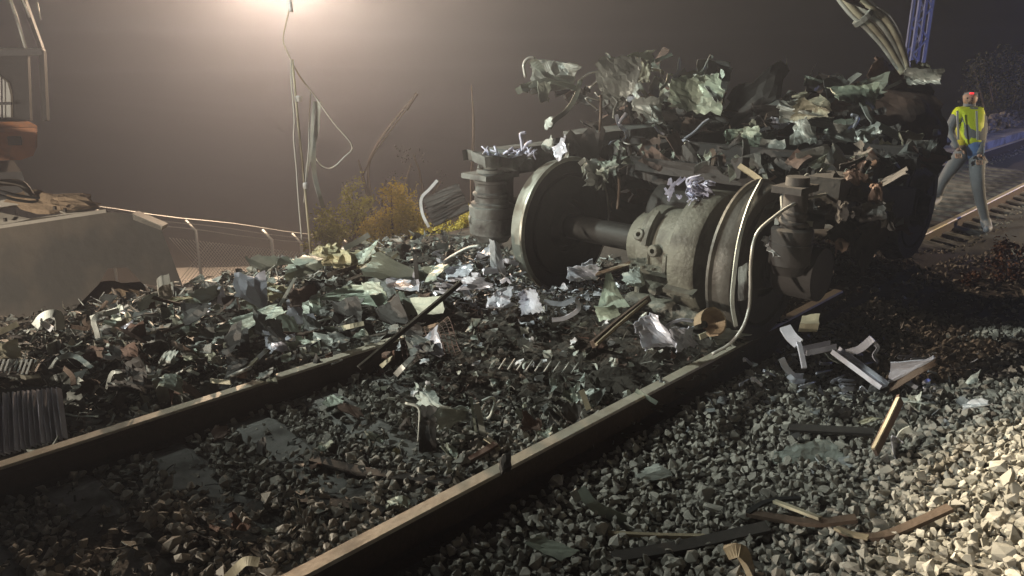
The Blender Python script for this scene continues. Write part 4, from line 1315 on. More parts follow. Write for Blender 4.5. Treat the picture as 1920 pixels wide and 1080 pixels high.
# ------------------------------------------------------------------ person walking beyond the wreck
def skin_body(name, joints, edges, m, parent, sub=2):
    me = bpy.data.meshes.new(name)
    base = WL[parent.name]
    me.from_pydata([(np.array(j[0]) - base).tolist() for j in joints], edges, [])
    me.materials.append(MATS[m])
    o = bpy.data.objects.new(name, me)
    link(o, parent)
    md = o.modifiers.new('skin', 'SKIN')
    md.use_smooth_shade = True
    if not me.skin_vertices:
        bpy.context.view_layer.objects.active = o
        bpy.ops.mesh.customdata_skin_add()
    for i, j in enumerate(joints):
        me.skin_vertices[0].data[i].radius = (j[1], j[2] if len(j) > 2 else j[1])
    me.skin_vertices[0].data[0].use_root = True
    s2 = o.modifiers.new('sub', 'SUBSURF')
    s2.levels = sub
    s2.render_levels = sub
    WL[o.name] = base
    return o


PDp = 9.2


def pj(x, y, dd_=0.0):
    return D(x, y, PDp + dd_)


person = thing('person', 'walking person in yellow hi-vis vest and grey trousers right of the wreck', 'person', pj(1835, 432))
J = [(pj(1820, 272), .145, .12), (pj(1819, 245), .145, .12), (pj(1817, 218), .17, .12), (pj(1817, 203), .085), (pj(1818, 194), .06), (pj(1819, 183, -.02), .088, .10), (pj(1820, 172, -.02), .082, .095),
     (pj(1832, 280, -.02), .10), (pj(1832, 335, -.15), .082), (pj(1838, 372, -.05), .066), (pj(1848, 415, .05), .05), (pj(1853, 427, -.08), .045), (pj(1849, 430, -.18), .035),
     (pj(1808, 282, .02), .10), (pj(1782, 318, .0), .082), (pj(1765, 345, .15), .062), (pj(1757, 372, .25), .05), (pj(1750, 380, .15), .045), (pj(1744, 382, .08), .035),
     (pj(1795, 212), .075), (pj(1779, 245, -.03), .055), (pj(1790, 272, -.16), .042), (pj(1797, 279, -.2), .036),
     (pj(1838, 212), .075), (pj(1843, 247, .02), .055), (pj(1838, 280, -.12), .042), (pj(1836, 290, -.15), .036)]
E_ = [(0, 1), (1, 2), (2, 3), (3, 4), (4, 5), (5, 6), (0, 7), (7, 8), (8, 9), (9, 10), (10, 11), (11, 12), (0, 13), (13, 14), (14, 15), (15, 16), (16, 17), (17, 18), (2, 19), (19, 20), (20, 21), (21, 22), (2, 23), (23, 24), (24, 25), (25, 26)]
skin_body('body', J, E_, 'trousers', person)
JV = [(pj(1820, 284), .15, .13), (pj(1820, 262), .16, .138), (pj(1819, 245), .16, .135), (pj(1817, 218), .185, .135), (pj(1817, 205), .11, .10), (pj(1797, 212), .088), (pj(1786, 232, -.02), .07), (pj(1836, 212), .088), (pj(1842, 232), .07)]
skin_body('vest', JV, [(0, 1), (1, 2), (2, 3), (3, 4), (3, 5), (5, 6), (3, 7), (7, 8)], 'hi_vis', person)
skin_body('head', [(pj(1818, 198), .058), (pj(1819, 187, -.03), .085, .10), (pj(1820, 174, -.03), .088, .10)], [(0, 1), (1, 2)], 'skin', person)
skin_body('hair', [(pj(1820, 178, .01), .094, .10), (pj(1821, 170, .0), .088, .098)], [(0, 1)], 'hair', person)
for x, sg in ((1814, -1), (1823, 1)):
    obj('eye', MB().ball(pj(x, 184, -.125), .010, 3, 0, 5), 'hair', person)
obj('nose', MB().ball(pj(1818.5, 188, -.135), .014, 3, 0, 5, (1, 1, 1.4)), 'skin', person)
obj('mouth', MB().box(pj(1818.5, 193, -.115), (XR, YF, UP), (.022, .008, .005)), 'hair', person)
obj('head_torch', MB().box(pj(1822, 175, -.145), (XR, YF, UP), (.020, .012, .009)), 'red_led', person)
skin_body('shorts', [(pj(1820, 268), .155, .135), (pj(1825, 280, -.02), .125), (pj(1830, 300, -.08), .105)], [(0, 1), (1, 2)], 'blue_cloth', person)
for x, y, dq in ((1836, 250, -.15), (1800, 245, -.15)):
    obj('tape', MB().ribbon([pj(x - 5, 208, -.16), pj(x - 4, 235, -.17), pj(x - 3, 262, -.165)], .022, .008, up=Z2), 'reflective_tape', person)
for (hx, hy, hd) in ((1797, 281, -.22), (1836, 293, -.17)):
    pl = pj(hx, hy, hd)
    skin_body('hand', [(pl + np.array([0, 0, .03]), .032, .02), (pl + np.array([0, -.01, -.02]), .036, .018)], [(0, 1)], 'skin', person, 1)
    for f_ in range(4):
        q = pl + np.array([-.03 + .02 * f_, -.01, -.04])
        skin_body('finger', [(q, .0095), (q + np.array([0, -.012, -.035 - .006 * (f_ in (1, 2))]), .009), (q + np.array([0, -.035, -.055]), .008)], [(0, 1), (1, 2)], 'skin', person, 1)
    q = pl + np.array([.035, -.01, .0])
    skin_body('thumb', [(q, .011), (q + np.array([.018, -.015, -.025]), .010), (q + np.array([.02, -.03, -.045]), .009)], [(0, 1), (1, 2)], 'skin', person, 1)
skin_body('boot', [(pj(1846, 405, .05), .062), (pj(1849, 420, .05), .062), (pj(1853, 428, -.06), .05), (pj(1849, 431, -.20), .042)], [(0, 1), (1, 2), (2, 3)], 'boot', person)
skin_body('boot', [(pj(1760, 362, .22), .06), (pj(1756, 375, .24), .06), (pj(1748, 381, .12), .048), (pj(1743, 383, .04), .04)], [(0, 1), (1, 2), (2, 3)], 'boot', person)

# ------------------------------------------------------------------ debris heaps: the uncountable litter
litter('litter_left', [(.05, .05, .045), (.24, .25, .22), (.10, .10, .09), (.34, .36, .32), (.06, .05, .045), (.17, .175, .155), (.50, .51, .49), (.09, .075, .06), (.27, .25, .20), (.38, .39, .36)], .55)
litter('litter_centre', [(.10, .06, .045), (.05, .045, .04), (.20, .20, .17), (.13, .10, .08), (.36, .35, .32), (.07, .06, .05), (.16, .09, .07), (.26, .26, .22), (.06, .05, .045), (.11, .11, .09)])
litter('litter_near', [(.09, .085, .07), (.05, .05, .045), (.15, .15, .12), (.08, .065, .05), (.24, .24, .21), (.06, .06, .05)])
litter('litter_right', [(.06, .055, .055), (.30, .31, .32), (.10, .10, .10), (.05, .045, .045), (.42, .43, .46), (.16, .16, .16)])
frag = []
for k in range(10):
    R = random.Random(k)
    m = MB().panel([(-.5 + R.uniform(-.15, .15), -.5, R.uniform(-.2, .2)), (.5, -.5 + R.uniform(-.2, .2), R.uniform(-.2, .2)), (.5, .5, R.uniform(-.2, .2)), (-.5, .5 + R.uniform(-.3, .1), R.uniform(-.2, .2))], 3, 3, .16, 500 + k, .03, .12, 3)
    frag.append(tris(m))
for k in range(12):
    R = random.Random(40 + k)
    pts = [(-.9, 0, 0), (-.4, R.uniform(-.4, .4), R.uniform(-.3, .4)), (.2, R.uniform(-.5, .5), R.uniform(-.4, .4)), (.8, R.uniform(-.5, .5), R.uniform(-.3, .3))]
    frag.append(tris(MB().ribbon(curve(pts, 2), R.uniform(.06, .22), .03, twist=R.uniform(-3, 3))))
for k in range(4):
    R = random.Random(60 + k)
    frag.append(tris(MB().tube([(-1, 0, 0), (-.2, R.uniform(-.2, .2), R.uniform(-.2, .2)), (1, R.uniform(-.3, .3), 0)], R.uniform(.04, .10), 4)))
for k in range(4):
    R = random.Random(80 + k)
    frag.append(tris(MB().panel([(-.5, -.4, 0), (.5, -.5, .1), (R.uniform(.1, .6), .5, 0), (-.4, R.uniform(.1, .6), .1)], 1, 1, .05, 540 + k, .06, .05, 1)))


def heap_h(s, p):
    return sum(gauss(s, p, *g) for g in HEAPS)


def litter_zone(name, label, m, n, s0, s1, p0, p1, z0, z1, smin, smax, need, base=True, lift=.05):
    VV, TT, o = [], [], 0
    if base:
        us, vs = np.arange(s0, s1, .05), np.arange(p0, p1, .05)
        S, Pm = np.meshgrid(us, vs, indexing='ij')
        H = heap_h(S, Pm)
        X = TO[0] + S * TU[0] + Pm * TV[0]
        Y = TO[1] + S * TU[1] + Pm * TV[1]
        Zb = bed(X, Y) + np.where(H > .03, H, -.12) + np.array([[.05 * fnoise(x, y, 7, 3) + .04 * fnoise(x, y, 17, 5) for x, y in zip(a, b)] for a, b in zip(X, Y)]) - .02
        edge = np.zeros_like(Zb)
        edge[0] = edge[-1] = edge[:, 0] = edge[:, -1] = -.25
        W = len(vs)
        VV.append(np.stack([X, Y, Zb + edge], -1).reshape(-1, 3))
        i, j = np.meshgrid(np.arange(len(us) - 1), np.arange(W - 1), indexing='ij')
        a = (i * W + j).ravel()
        TT.append(np.concatenate([np.stack([a, a + W, a + W + 1], 1), np.stack([a, a + W + 1, a + 1], 1)]))
        o = len(VV[0])
    S = nrg.uniform(s0 + .05, s1 - .05, n * 3)
    Pm = nrg.uniform(p0 + .05, p1 - .05, n * 3)
    keep = heap_h(S, Pm) + .06 * nrg.random(n * 3) > need
    S, Pm = S[keep][:n], Pm[keep][:n]
    k = len(S)
    X = TO[0] + S * TU[0] + Pm * TV[0]
    Y = TO[1] + S * TU[1] + Pm * TV[1]
    size = np.exp(nrg.uniform(math.log(smin), math.log(smax), k))
    Z = ground(X, Y) + nrg.uniform(-.01, lift, k)
    R_ = rotmats(k, nrg)
    # lie mostly flat: blend towards small tilts
    flat = nrg.random(k) < .45
    th = nrg.uniform(0, 6.283, k)
    tl = nrg.normal(0, .35, k)
    ct, st_ = np.cos(th), np.sin(th)
    ca, sa = np.cos(tl), np.sin(tl)
    Fm = np.zeros((k, 3, 3))
    Fm[:, 0, 0], Fm[:, 0, 1], Fm[:, 0, 2] = ct, -st_ * ca, st_ * sa
    Fm[:, 1, 0], Fm[:, 1, 1], Fm[:, 1, 2] = st_, ct * ca, -ct * sa
    Fm[:, 2, 1], Fm[:, 2, 2] = sa, ca
    R_[flat] = Fm[flat]
    v, t = scatter(frag, np.stack([X, Y, Z], 1), size, R_, nrg.integers(0, len(frag), k))
    VV.append(v)
    TT.append(t + o)
    me = tri_mesh(name, np.concatenate(VV), np.concatenate(TT), [m] + ([z0] if base else []), None)
    if base:
        mi = np.zeros(len(me.polygons), np.int32)
        mi[:len(TT[0])] = 1
        me.polygons.foreach_set('material_index', mi)
    ob = bpy.data.objects.new(name, me)
    COL.objects.link(ob)
    ob['kind'] = 'stuff'
    ob['label'] = label
    ob['category'] = 'debris'
    return ob


mat('heap_soil', (.07, .06, .05), .95, scale=12, mix=.5, bump=.9, bscale=40, rand=0)
litter_zone('debris_heap', 'shredded grey green debris heap left of the far rail', 'litter_left', 5600, -1.6, 4.2, -4.3, -1.66, 'heap_soil', 0, .02, .12, .04)
litter_zone('debris_heap', 'brown shredded debris heap between the rails in front of the wheels', 'litter_centre', 5200, 1.2, 6.2, -1.6, .10, 'heap_soil', 0, .010, .050, .03, lift=.035)
litter_zone('debris_litter', 'thin dull litter over the ballast between the near rails', 'litter_near', 1700, -1.4, 2.0, -1.42, -.08, None, 0, .012, .07, -1, base=False, lift=.045)
litter_zone('debris_litter', 'greyish metal litter in the dark right of the near rail', 'litter_right', 900, 1.9, 4.6, .10, 1.35, None, 0, .012, .06, -1, base=False, lift=.03)

litter('litter_white', [(.55, .56, .62), (.32, .33, .36), (.66, .67, .72), (.20, .20, .20), (.45, .46, .52), (.10, .10, .10)], .45)
litter_zone('shredded_foil', 'carpet of bluish white shredded foil around the foot of the far wheel', 'litter_white', 1500, 2.0, 3.6, -2.5, -.75, None, 0, .010, .06, -1, base=False, lift=.06)

# ------------------------------------------------------------------ debris one could pick up, each a thing
def P_(name, m, q, label, cat='metal sheet', nu=7, nv=7, amp=.03, jag=.14, th=.006, folds=5, bow=0.0, group=None):
    sd_[0] += 1
    return obj(name, MB().panel([PX(t) for t in q], nu, nv, amp, sd_[0], th, jag, folds, bow), m, label=label, cat=cat, group=group)


def R_(name, m, pts, wd, th, label, cat='metal strip', twist=None, up=UP, n=5):
    return obj(name, MB().ribbon(curve([PX(t) for t in pts], n), wd, th, up=up, twist=twist), m, label=label, cat=cat)


def T_b(name, m, pts, r, label, cat='rod', n=5, k=7):
    return obj(name, MB().tube(curve([PX(t) for t in pts], n), r, k), m, smooth=True, label=label, cat=cat)


LM_LEFT = {'the finned radiator': (60, 790), 'the metal comb': (30, 690), 'the arched strip': (95, 600), 'the hooked strip': (200, 600), 'the open box': (260, 720), 'the bucket tip': (320, 540), 'the fence post': (475, 510),
           'the leaning pole foot': (580, 490), 'the yellow foam': (650, 490), 'the smooth green panel': (660, 555), 'the flat rectangular plate': (795, 572), 'the upright green plate': (545, 620), 'the dull flat plate': (430, 625), 'the dark leaning strip': (435, 705)}
LM_MID = {'the netting': (800, 645), 'the crumpled foil': (930, 580), 'the far wheel foot': (1010, 545), 'the triangular plate': (1150, 550), 'the brown stick': (1160, 605), 'the row of thin rods': (1000, 685), 'the draped lining': (810, 760), 'the pale fluffy lining': (1110, 730), 'the aluminium scrap': (1250, 625), 'the long beam': (770, 610), 'the white plate': (935, 485), 'the arching tube': (860, 475)}
LM_NEAR = {'the draped lining': (810, 780), 'the upright slats': (898, 785), 'the long dark bar': (700, 885), 'the yellow scrap': (738, 838), 'the small dark block': (946, 870), 'the dull strip': (640, 948), 'the small green plate': (1002, 790), 'the first sleeper': (60, 1040), 'the second sleeper': (270, 980), 'the third sleeper': (420, 905), 'the far rail': (350, 790)}
LM_RIGHT = {'the slanting channel': (1610, 694), 'the short ribbed channel': (1535, 658), 'the folded plate': (1710, 700), 'the pale cream block': (1516, 611), 'the curved strips': (1490, 705), 'the hose foot': (1370, 650), 'the grey curved plate': (1720, 755)}
TONE = {'sheet_dark': 'dark', 'sheet_green': 'green', 'bogie_paint': 'grey', 'sheet_pale': 'pale', 'sheet_brown': 'brown', 'aluminium': 'silvery', 'insulation': 'fluffy', 'white_plastic': 'white', 'sheet_cream': 'cream', 'rust': 'rusty', 'galvanised': 'steel grey', 'rubber': 'black', 'foil': 'bluish white'}


def where(x, y, L):
    k = min(L, key=lambda q: (L[q][0] - x) ** 2 + (L[q][1] - y) ** 2)
    dx, dy = x - L[k][0], y - L[k][1]
    far = 'just ' if dx * dx + dy * dy < 900 else ''
    return far + (('left of ' if dx < 0 else 'right of ') if abs(dx) > abs(dy) else ('above ' if dy < 0 else 'below ')) + k


# --- left of the far rail
rad = thing('finned_radiator', 'dark radiator panel with vertical fins at the bottom left edge', 'radiator', G(60, 800))
obj('radiator_core', MB().panel([PX(t) for t in ((-30, 742, .16), (112, 728, .14), (125, 822, .02), (-30, 862, .02))], 4, 4, .01, 311, .03, .02), 'sheet_dark', rad)
for k in range(16):
    t = k / 15
    a = PX((-26 + 136 * t, 742 - 14 * t, .175 - .01 * t))
    b = PX((-26 + 148 * t, 860 - 38 * t, .045))
    obj('fin', MB().ribbon([a, (a + b) / 2 + UP * .01, b], .006, .03, up=Z2), 'aluminium', rad)
cmb = thing('metal_comb', 'small comb of slanted metal teeth at the left edge', 'comb', G(30, 690))
obj('comb_bar', MB().ribbon([PX((-20, 702, .10)), PX((66, 700, .09))], .02, .02), 'sheet_dark', cmb)
for k in range(9):
    x = -10 + 8.5 * k
    obj('tooth', MB().ribbon([PX((x, 702, .10)), PX((x + 10, 674, .14))], .012, .006, up=Z2), 'galvanised', cmb)
P_('tan_board', 'sheet_cream', [(-10, 640, .22), (38, 628, .22), (42, 668, .14), (-10, 676, .14)], 'tan torn board at the far left edge of the debris', 'board', amp=.02)
R_('bent_strip', 'sheet_cream', [(-5, 625, .25), (15, 616, .27), (34, 607, .29)], .03, .01, 'thin pale strip sticking up at the far left edge', up=Z2)
R_('curved_strip', 'sheet_pale', [(66, 612, .24), (78, 596, .30), (95, 588, .33), (110, 592, .32), (113, 618, .24)], .045, .006, 'pale arched strip at the left, in front of the bucket', up=Z2, twist=.8)
R_('curved_strip', 'white_plastic', [(80, 604, .28), (90, 612, .25), (98, 618, .23)], .035, .006, 'short white strip under the arched strip at the left', up=Z2)
R_('bent_strip', 'sheet_pale', [(222, 582, .30), (200, 588, .31), (186, 590, .31), (176, 602, .28), (181, 620, .24), (184, 634, .20)], .03, .007, 'cream strip bent into a hook left of centre of the left heap', up=Z2)
R_('bent_strip', 'sheet_cream', [(236, 588, .30), (242, 598, .28), (222, 610, .25), (210, 622, .22)], .03, .007, 'curled cream strip right beside the hooked strip', up=Z2)
R_('bent_strip', 'rust', [(160, 590, .3), (158, 604, .27), (166, 616, .24), (130, 612, .25)], .022, .007, 'thin brownish strip bent behind the hooked strip', up=Z2)
bx_ = thing('open_box', 'dark open metal box with a pale side plate beside the far rail', 'metal box', G(260, 745))
obj('box_shell', MB().panel([PX(t) for t in ((212, 700, .16), (292, 704, .16), (298, 738, .03), (196, 738, .03))], 6, 5, .02, 321, .05, .08), 'sheet_dark', bx_)
obj('box_rim', MB().ribbon(curve([PX(t) for t in ((200, 735, .04), (212, 698, .17), (240, 702, .17), (290, 706, .16), (300, 692, .19))], 4), .02, .012, up=Z2), 'sheet_pale', bx_)
obj('side_plate', MB().panel([PX(t) for t in ((285, 700, .18), (312, 693, .20), (346, 738, .02), (300, 742, .02))], 7, 7, .015, 322, .008, .05), 'sheet_pale', bx_)
P_('flat_plate', 'sheet_green', [(375, 632, .12), (440, 605, .20), (478, 618, .20), (420, 648, .12)], 'dull green flat plate in the middle of the left heap')
P_('flat_plate', 'sheet_green', [(430, 600, .26), (520, 572, .33), (545, 590, .30), (455, 628, .20)], 'long pale green sheet leaning across the top of the left heap', nu=9)
P_('flat_plate', 'sheet_green', [(508, 585, .26), (548, 580, .27), (578, 655, .06), (520, 662, .06)], 'upright grey green plate near the end of the far rail', jag=.07)
P_('flat_plate', 'sheet_green', [(560, 610, .20), (585, 605, .2), (596, 650, .06), (578, 655, .06)], 'narrow green plate right of the upright plate by the far rail')
P_('smooth_panel', 'pale_green_plastic', [(588, 560, .20), (655, 532, .34), (730, 545, .32), (728, 582, .18)], 'large smooth pale green panel in the middle of the heap', 'panel', nu=10, amp=.02, jag=.06, bow=.05)
P_('smooth_panel', 'sheet_pale', [(575, 558, .2), (598, 548, .25), (606, 590, .1), (590, 598, .08)], 'small pale panel at the left end of the smooth green panel', 'panel')
P_('flat_plate', 'sheet_green', [(668, 530, .36), (718, 525, .38), (722, 552, .3), (680, 556, .28)], 'torn green plate standing behind the smooth green panel')
P_('flat_plate', 'sheet_green', [(755, 558, .26), (832, 555, .27), (836, 588, .16), (758, 592, .15)], 'flat rectangular green plate right of the smooth green panel', jag=.05, amp=.01)
P_('flat_plate', 'sheet_dark', [(436, 672, .14), (460, 672, .14), (432, 732, .03), (408, 735, .03)], 'dark grey flat strip leaning on the far rail', jag=.03, amp=.005)
R_('stick', 'sheet_pale', [(553, 522, .42), (535, 555, .33), (516, 588, .22)], .018, .014, 'thin pale stick leaning upright in the left heap', 'stick', up=Z2)
P_('crumpled_sheet', 'sheet_pale', [(480, 500, .34), (540, 480, .42), (560, 505, .36), (495, 530, .26)], 'crumpled pale green sheet on the crest left of the leaning pole', nu=10, nv=9, amp=.10, folds=9, jag=.2)
P_('crumpled_sheet', 'sheet_green', [(540, 470, .5), (600, 465, .5), (610, 505, .38), (545, 520, .34)], 'crumpled green sheet around the foot of the leaning pole', nu=10, nv=9, amp=.10, folds=9, jag=.2)
P_('crumpled_sheet', 'sheet_green', [(660, 470, .45), (715, 448, .5), (712, 485, .42), (672, 498, .38)], 'pointed green sheet right of the yellow foam on the crest', nu=8, amp=.05)
P_('crumpled_sheet', 'sheet_pale', [(370, 555, .26), (415, 532, .34), (422, 552, .28), (385, 575, .2)], 'crumpled pale teal sheet left of the fence post', nu=9, amp=.08, folds=8, jag=.22)
P_('crumpled_sheet', 'sheet_green', [(720, 490, .4), (765, 478, .44), (770, 515, .34), (725, 530, .28)], 'crumpled green sheet behind the flat rectangular plate', nu=9, amp=.09, folds=8)
P_('crumpled_sheet', 'sheet_green', [(770, 500, .38), (830, 485, .42), (825, 530, .3), (775, 535, .28)], 'folded green sheet standing left of the long dark beam', nu=9, amp=.09, folds=8)
P_('crumpled_sheet', 'sheet_pale', [(255, 560, .30), (300, 545, .34), (290, 580, .24), (262, 585, .22)], 'bright crumpled scrap at the left end of the heap crest', nu=8, amp=.08, folds=8, jag=.25)
P_('crumpled_sheet', 'foam_yellow', [(310, 555, .28), (360, 545, .31), (365, 562, .26), (318, 570, .24)], 'yellowish torn scrap on the crest below the fence', 'foam', amp=.06, jag=.25)
for k, (x, y, r, lab) in enumerate(((640, 492, .13, 'lump of torn yellow foam right of the leaning pole foot'), (690, 488, .10, 'small lump of yellow foam under the pointed green sheet'), (500, 540, .10, 'ragged yellow foam lump below the fence post'), (600, 478, .07, 'small yellow foam lump touching the leaning pole'))):
    q = G(x, y, .16)
    sd_[0] += 1
    m_ = MB()
    for j in range(7):
        m_.ball(q + np.array([rng.uniform(-1, 1) * r, rng.uniform(-.6, .6) * r, rng.uniform(-.5, .6) * r]), r * rng.uniform(.35, .6), sd_[0] * 9 + j, .5, 6, (1.2, 1, .8))
    obj('foam_lump', m_, 'foam_yellow', label=lab, cat='foam')
for k, (x0, y0, x1, y1, lab) in enumerate(((300, 548, 330, 518, 'grey angular block standing on the crest at the end of the bucket'), (405, 560, 425, 545, 'small brown lump on the crest below the fence'))):
    pass
P_('angular_block', 'bucket_top', [(293, 528, .34), (318, 518, .37), (322, 548, .24), (296, 552, .23)], 'grey angular block standing at the tip of the bucket', 'block', th=.08, amp=.02, jag=.08)
for k, (x, y, rx, lab) in enumerate(((200, 548, .34, 'brown soil mound under the left part of the bucket'), (330, 545, .22, 'brown soil mound at the bucket tip'), (400, 535, .22, 'brown soil mound in front of the fence'))):
    q = D(x, y + 45, 7.4)
    sd_[0] += 1
    obj('soil_mound', MB().ball(q, rx, sd_[0], .3, 12, (1.7, .9, .9)), 'mud', label=lab, cat='soil mound')
R_('flat_bar', 'sheet_pale', [(645, 466, .50), (672, 452, .53), (692, 440, .56)], .035, .02, 'pale bar sticking up on the crest behind the yellow foam', 'bar', up=Z2)
R_('stick', 'wood', [(706, 508, .36), (726, 492, .4), (746, 476, .44)], .018, .018, 'thin wooden stick on the crest right of the pointed sheet', 'stick', up=Z2)
R_('flat_bar', 'sheet_dark', [(778, 478, .46), (780, 500, .40), (782, 524, .33)], .025, .02, 'short dark upright bar on the crest', 'bar', up=Z2)
R_('flat_bar', 'rust', [(282, 556, .30), (320, 567, .26), (352, 575, .24)], .02, .02, 'dark rusty bar lying below the bucket tip', 'bar', up=Z2)
R_('flat_bar', 'sheet_green', [(380, 652, .13), (430, 636, .16), (470, 622, .18)], .02, .03, 'green bar edge lying along the dull plate in the left heap', 'bar', up=Z2)
for k, (x, y, a, bb, m, lab) in enumerate(((330, 610, 55, 20, 'sheet_green', 'torn green scrap left of the dull flat plate'), (285, 640, 45, 24, 'sheet_dark', 'dark folded scrap above the open box'), (345, 655, 60, 24, 'sheet_green', 'wide green scrap below the dull flat plate'),
                                         (300, 665, 34, 22, 'sheet_pale', 'pale torn scrap above the side plate of the open box'), (480, 660, 44, 26, 'sheet_dark', 'dark scrap between the leaning strip and the upright plate'), (150, 660, 50, 22, 'sheet_brown', 'brown scrap above the finned radiator'),
                                         (160, 705, 44, 26, 'rust', 'rusty curled scrap right of the finned radiator'), (430, 560, 46, 22, 'sheet_green', 'green scrap below the crumpled teal sheet'), (600, 620, 50, 24, 'sheet_green', 'mottled green scrap under the smooth green panel'),
                                         (640, 600, 60, 26, 'sheet_dark', 'dark sheet in front of the smooth green panel'), (560, 560, 30, 20, 'sheet_pale', 'pale scrap left of the smooth green panel'), (220, 660, 40, 30, 'sheet_brown', 'dark brown scrap left of the open box'))):
    P_('torn_scrap', m, [(x, y, .16), (x + a, y - 8, .2), (x + a + rng.uniform(-8, 8), y + bb, .10), (x - 5, y + bb, .1)], lab, 'scrap', 8, 7, .06, .2, folds=7)
# strips curling in the dark under the bucket
for k, (pts, lab) in enumerate(((((95, 690), (110, 672), (140, 668), (172, 690)), 'pale curled strip above the finned radiator'), (((120, 690), (135, 705), (138, 722)), 'short brown strip hanging by the finned radiator'), (((205, 640), (200, 660), (210, 676)), 'thin pale strip standing above the open box'), (((230, 668), (238, 655), (232, 640)), 'thin twisted strip right above the open box'))):
    R_('curled_strip', ('sheet_pale', 'rust', 'sheet_pale', 'sheet_cream')[k], [(x, y, .20) for x, y in pts], .025, .006, lab, up=Z2, twist=1.0)

# --- heap in front of the wheels
bm_ = thing('long_beam', 'long dark grooved beam leaning from the heap down to the far rail', 'beam', D(680, 690, 4.15))
bp = [PX((674, 690, .19)), PX((770, 610, .34)), PX((865, 530, .42))]
bp[1] = (bp[0] + bp[2]) / 2
obj('beam_body', MB().sweep([(-.012, -.011), (.012, -.011), (.012, .011), (.005, .011), (.005, .003), (-.005, .003), (-.005, .011), (-.012, .011)], bp, up=Z2), 'sheet_dark', bm_)
obj('beam_edge', MB().ribbon([q + np.array([-.007, -.012, .013]) for q in bp], .009, .008, up=Z2), 'sheet_pale', bm_)
P_('white_plate', 'white_plastic', [(918, 446, 4.95), (937, 455, 4.95), (953, 522, 4.85), (920, 500, 4.85)], 'white plate standing against the tread of the far wheel', 'plate', 5, 8, .015, .06)
T_b('bent_tube', 'galvanised', [(822, 500, 5.3), (850, 480, 5.3), (880, 465, 5.25), (900, 462, 5.2)], .014, 'thin pale tube arching up to the far wheel', 'tube')
P_('crumpled_foil', 'foil', [(900, 572, .22), (945, 560, .26), (958, 590, .16), (905, 600, .14)], 'shiny crumpled white foil lying in front of the far wheel', 'foil', 11, 11, .09, .2, folds=11)
P_('crumpled_foil', 'foil', [(968, 545, .24), (1010, 535, .28), (1032, 580, .14), (980, 592, .12)], 'bright yellowish white crumpled foil right at the foot of the far wheel', 'foil', 11, 11, .10, .22, folds=11)
R_('bent_strip', 'foil', [(1020, 566, .2), (1055, 570, .19), (1078, 562, .22), (1084, 580, .16), (1060, 596, .12), (1035, 600, .11)], .028, .006, 'white strip bent in a zigzag right of the far wheel', twist=.6, up=Z2)
for k, (x, y, a, b_, lab) in enumerate(((838, 500, 50, 28, 'bluish foil scrap left of the white plate'), (870, 520, 46, 26, 'bluish foil scrap at the top of the long beam'), (1062, 500, 60, 24, 'pale scrap pile just right of the far wheel'), (890, 480, 34, 30, 'lavender torn foil under the far spring'), (1180, 515, 40, 26, 'pale crumpled scrap left of the gearbox'), (1080, 490, 30, 24, 'small pale scrap behind the far wheel'))):
    P_('torn_foil', 'foil' if k != 4 else 'insulation', [(x, y, .26), (x + a, y - 10, .3), (x + a, y + b_, .18), (x - 4, y + b_, .18)], lab, 'foil', 9, 8, .05, .14, folds=7)
for k in range(22):
    x, y = rng.uniform(800, 960), rng.uniform(470, 560)
    lab = 'thin bluish white sliver ' + where(x, y, LM_MID)
    R_('foil_sliver', 'foil', [(x, y, .24), (x + rng.uniform(-14, 14), y + rng.uniform(-8, 5), .26), (x + rng.uniform(10, 30), y + rng.uniform(-14, 8), .22)], rng.uniform(.012, .03), .004, lab, 'sliver', twist=rng.uniform(-1.5, 1.5), up=Z2)['group'] = 'slivers left of the far wheel'
hd = P_('half_disc', 'pale_green_plastic', [(1136, 514, 4.75), (1146, 512, 4.75), (1182, 580, 4.6), (1118, 582, 4.6)], 'pale green triangular plate standing left of the gearbox', 'plate', 8, 9, .01, .05, .012, 3, .04)
P_('curved_plate', 'pale_green_plastic', [(1114, 580, .2), (1150, 578, .2), (1168, 598, .12), (1122, 616, .08)], 'pale curved plate lying below the triangular plate', 'plate', 8, 7, .02, .08, bow=.05)
R_('wood_stick', 'rust', [(1112, 646, 3.75), (1160, 604, 4.0), (1216, 560, 4.3)], .035, .025, 'brown stick leaning on the heap below the gearbox', 'stick', up=Z2)
R_('wood_stick', 'wood', [(1118, 646, 3.72), (1165, 604, 3.97), (1212, 564, 4.25)], .012, .014, 'thin pale batten along the brown stick below the gearbox', 'stick', up=Z2)
P_('torn_foil', 'aluminium', [(1188, 612, .20), (1240, 598, .25), (1262, 640, .08), (1195, 645, .08)], 'bluish crumpled aluminium sheet on the near rail', 'foil', 11, 9, .05, .12, folds=8)
P_('torn_foil', 'aluminium', [(1245, 605, .22), (1298, 602, .23), (1302, 645, .08), (1250, 648, .07)], 'bluish torn aluminium scrap left of the orange cup', 'foil', 10, 9, .05, .14, folds=8)
T_b('bent_tube', 'aluminium', [(1242, 632, .12), (1250, 612, .18), (1275, 600, .22), (1300, 602, .22)], .010, 'thin arched bright tube over the aluminium scrap', 'tube')
cup = obj('orange_cup', MB().lathe(D(1328, 606, 3.95), np.array([.3, -.75, .45]), [(.045, -.05), (.068, -.03), (.075, .05), (.068, .05), (.058, -.02), (.02, -.035)], 14, 0, 4.6), 'copper_tan', label='broken orange tan cup shaped part in front of the near wheel', cat='broken part')
P_('torn_foil', 'sheet_pale', [(1312, 628, .12), (1350, 612, .16), (1400, 625, .12), (1330, 655, .05)], 'pale torn scraps at the foot of the hose', 'scrap', 10, 8, .07, .25, folds=9)
R_('stick', 'sheet_cream', [(1312, 632, .12), (1335, 622, .15), (1352, 612, .17)], .03, .012, 'small cream stick beside the orange cup', 'stick', up=Z2)
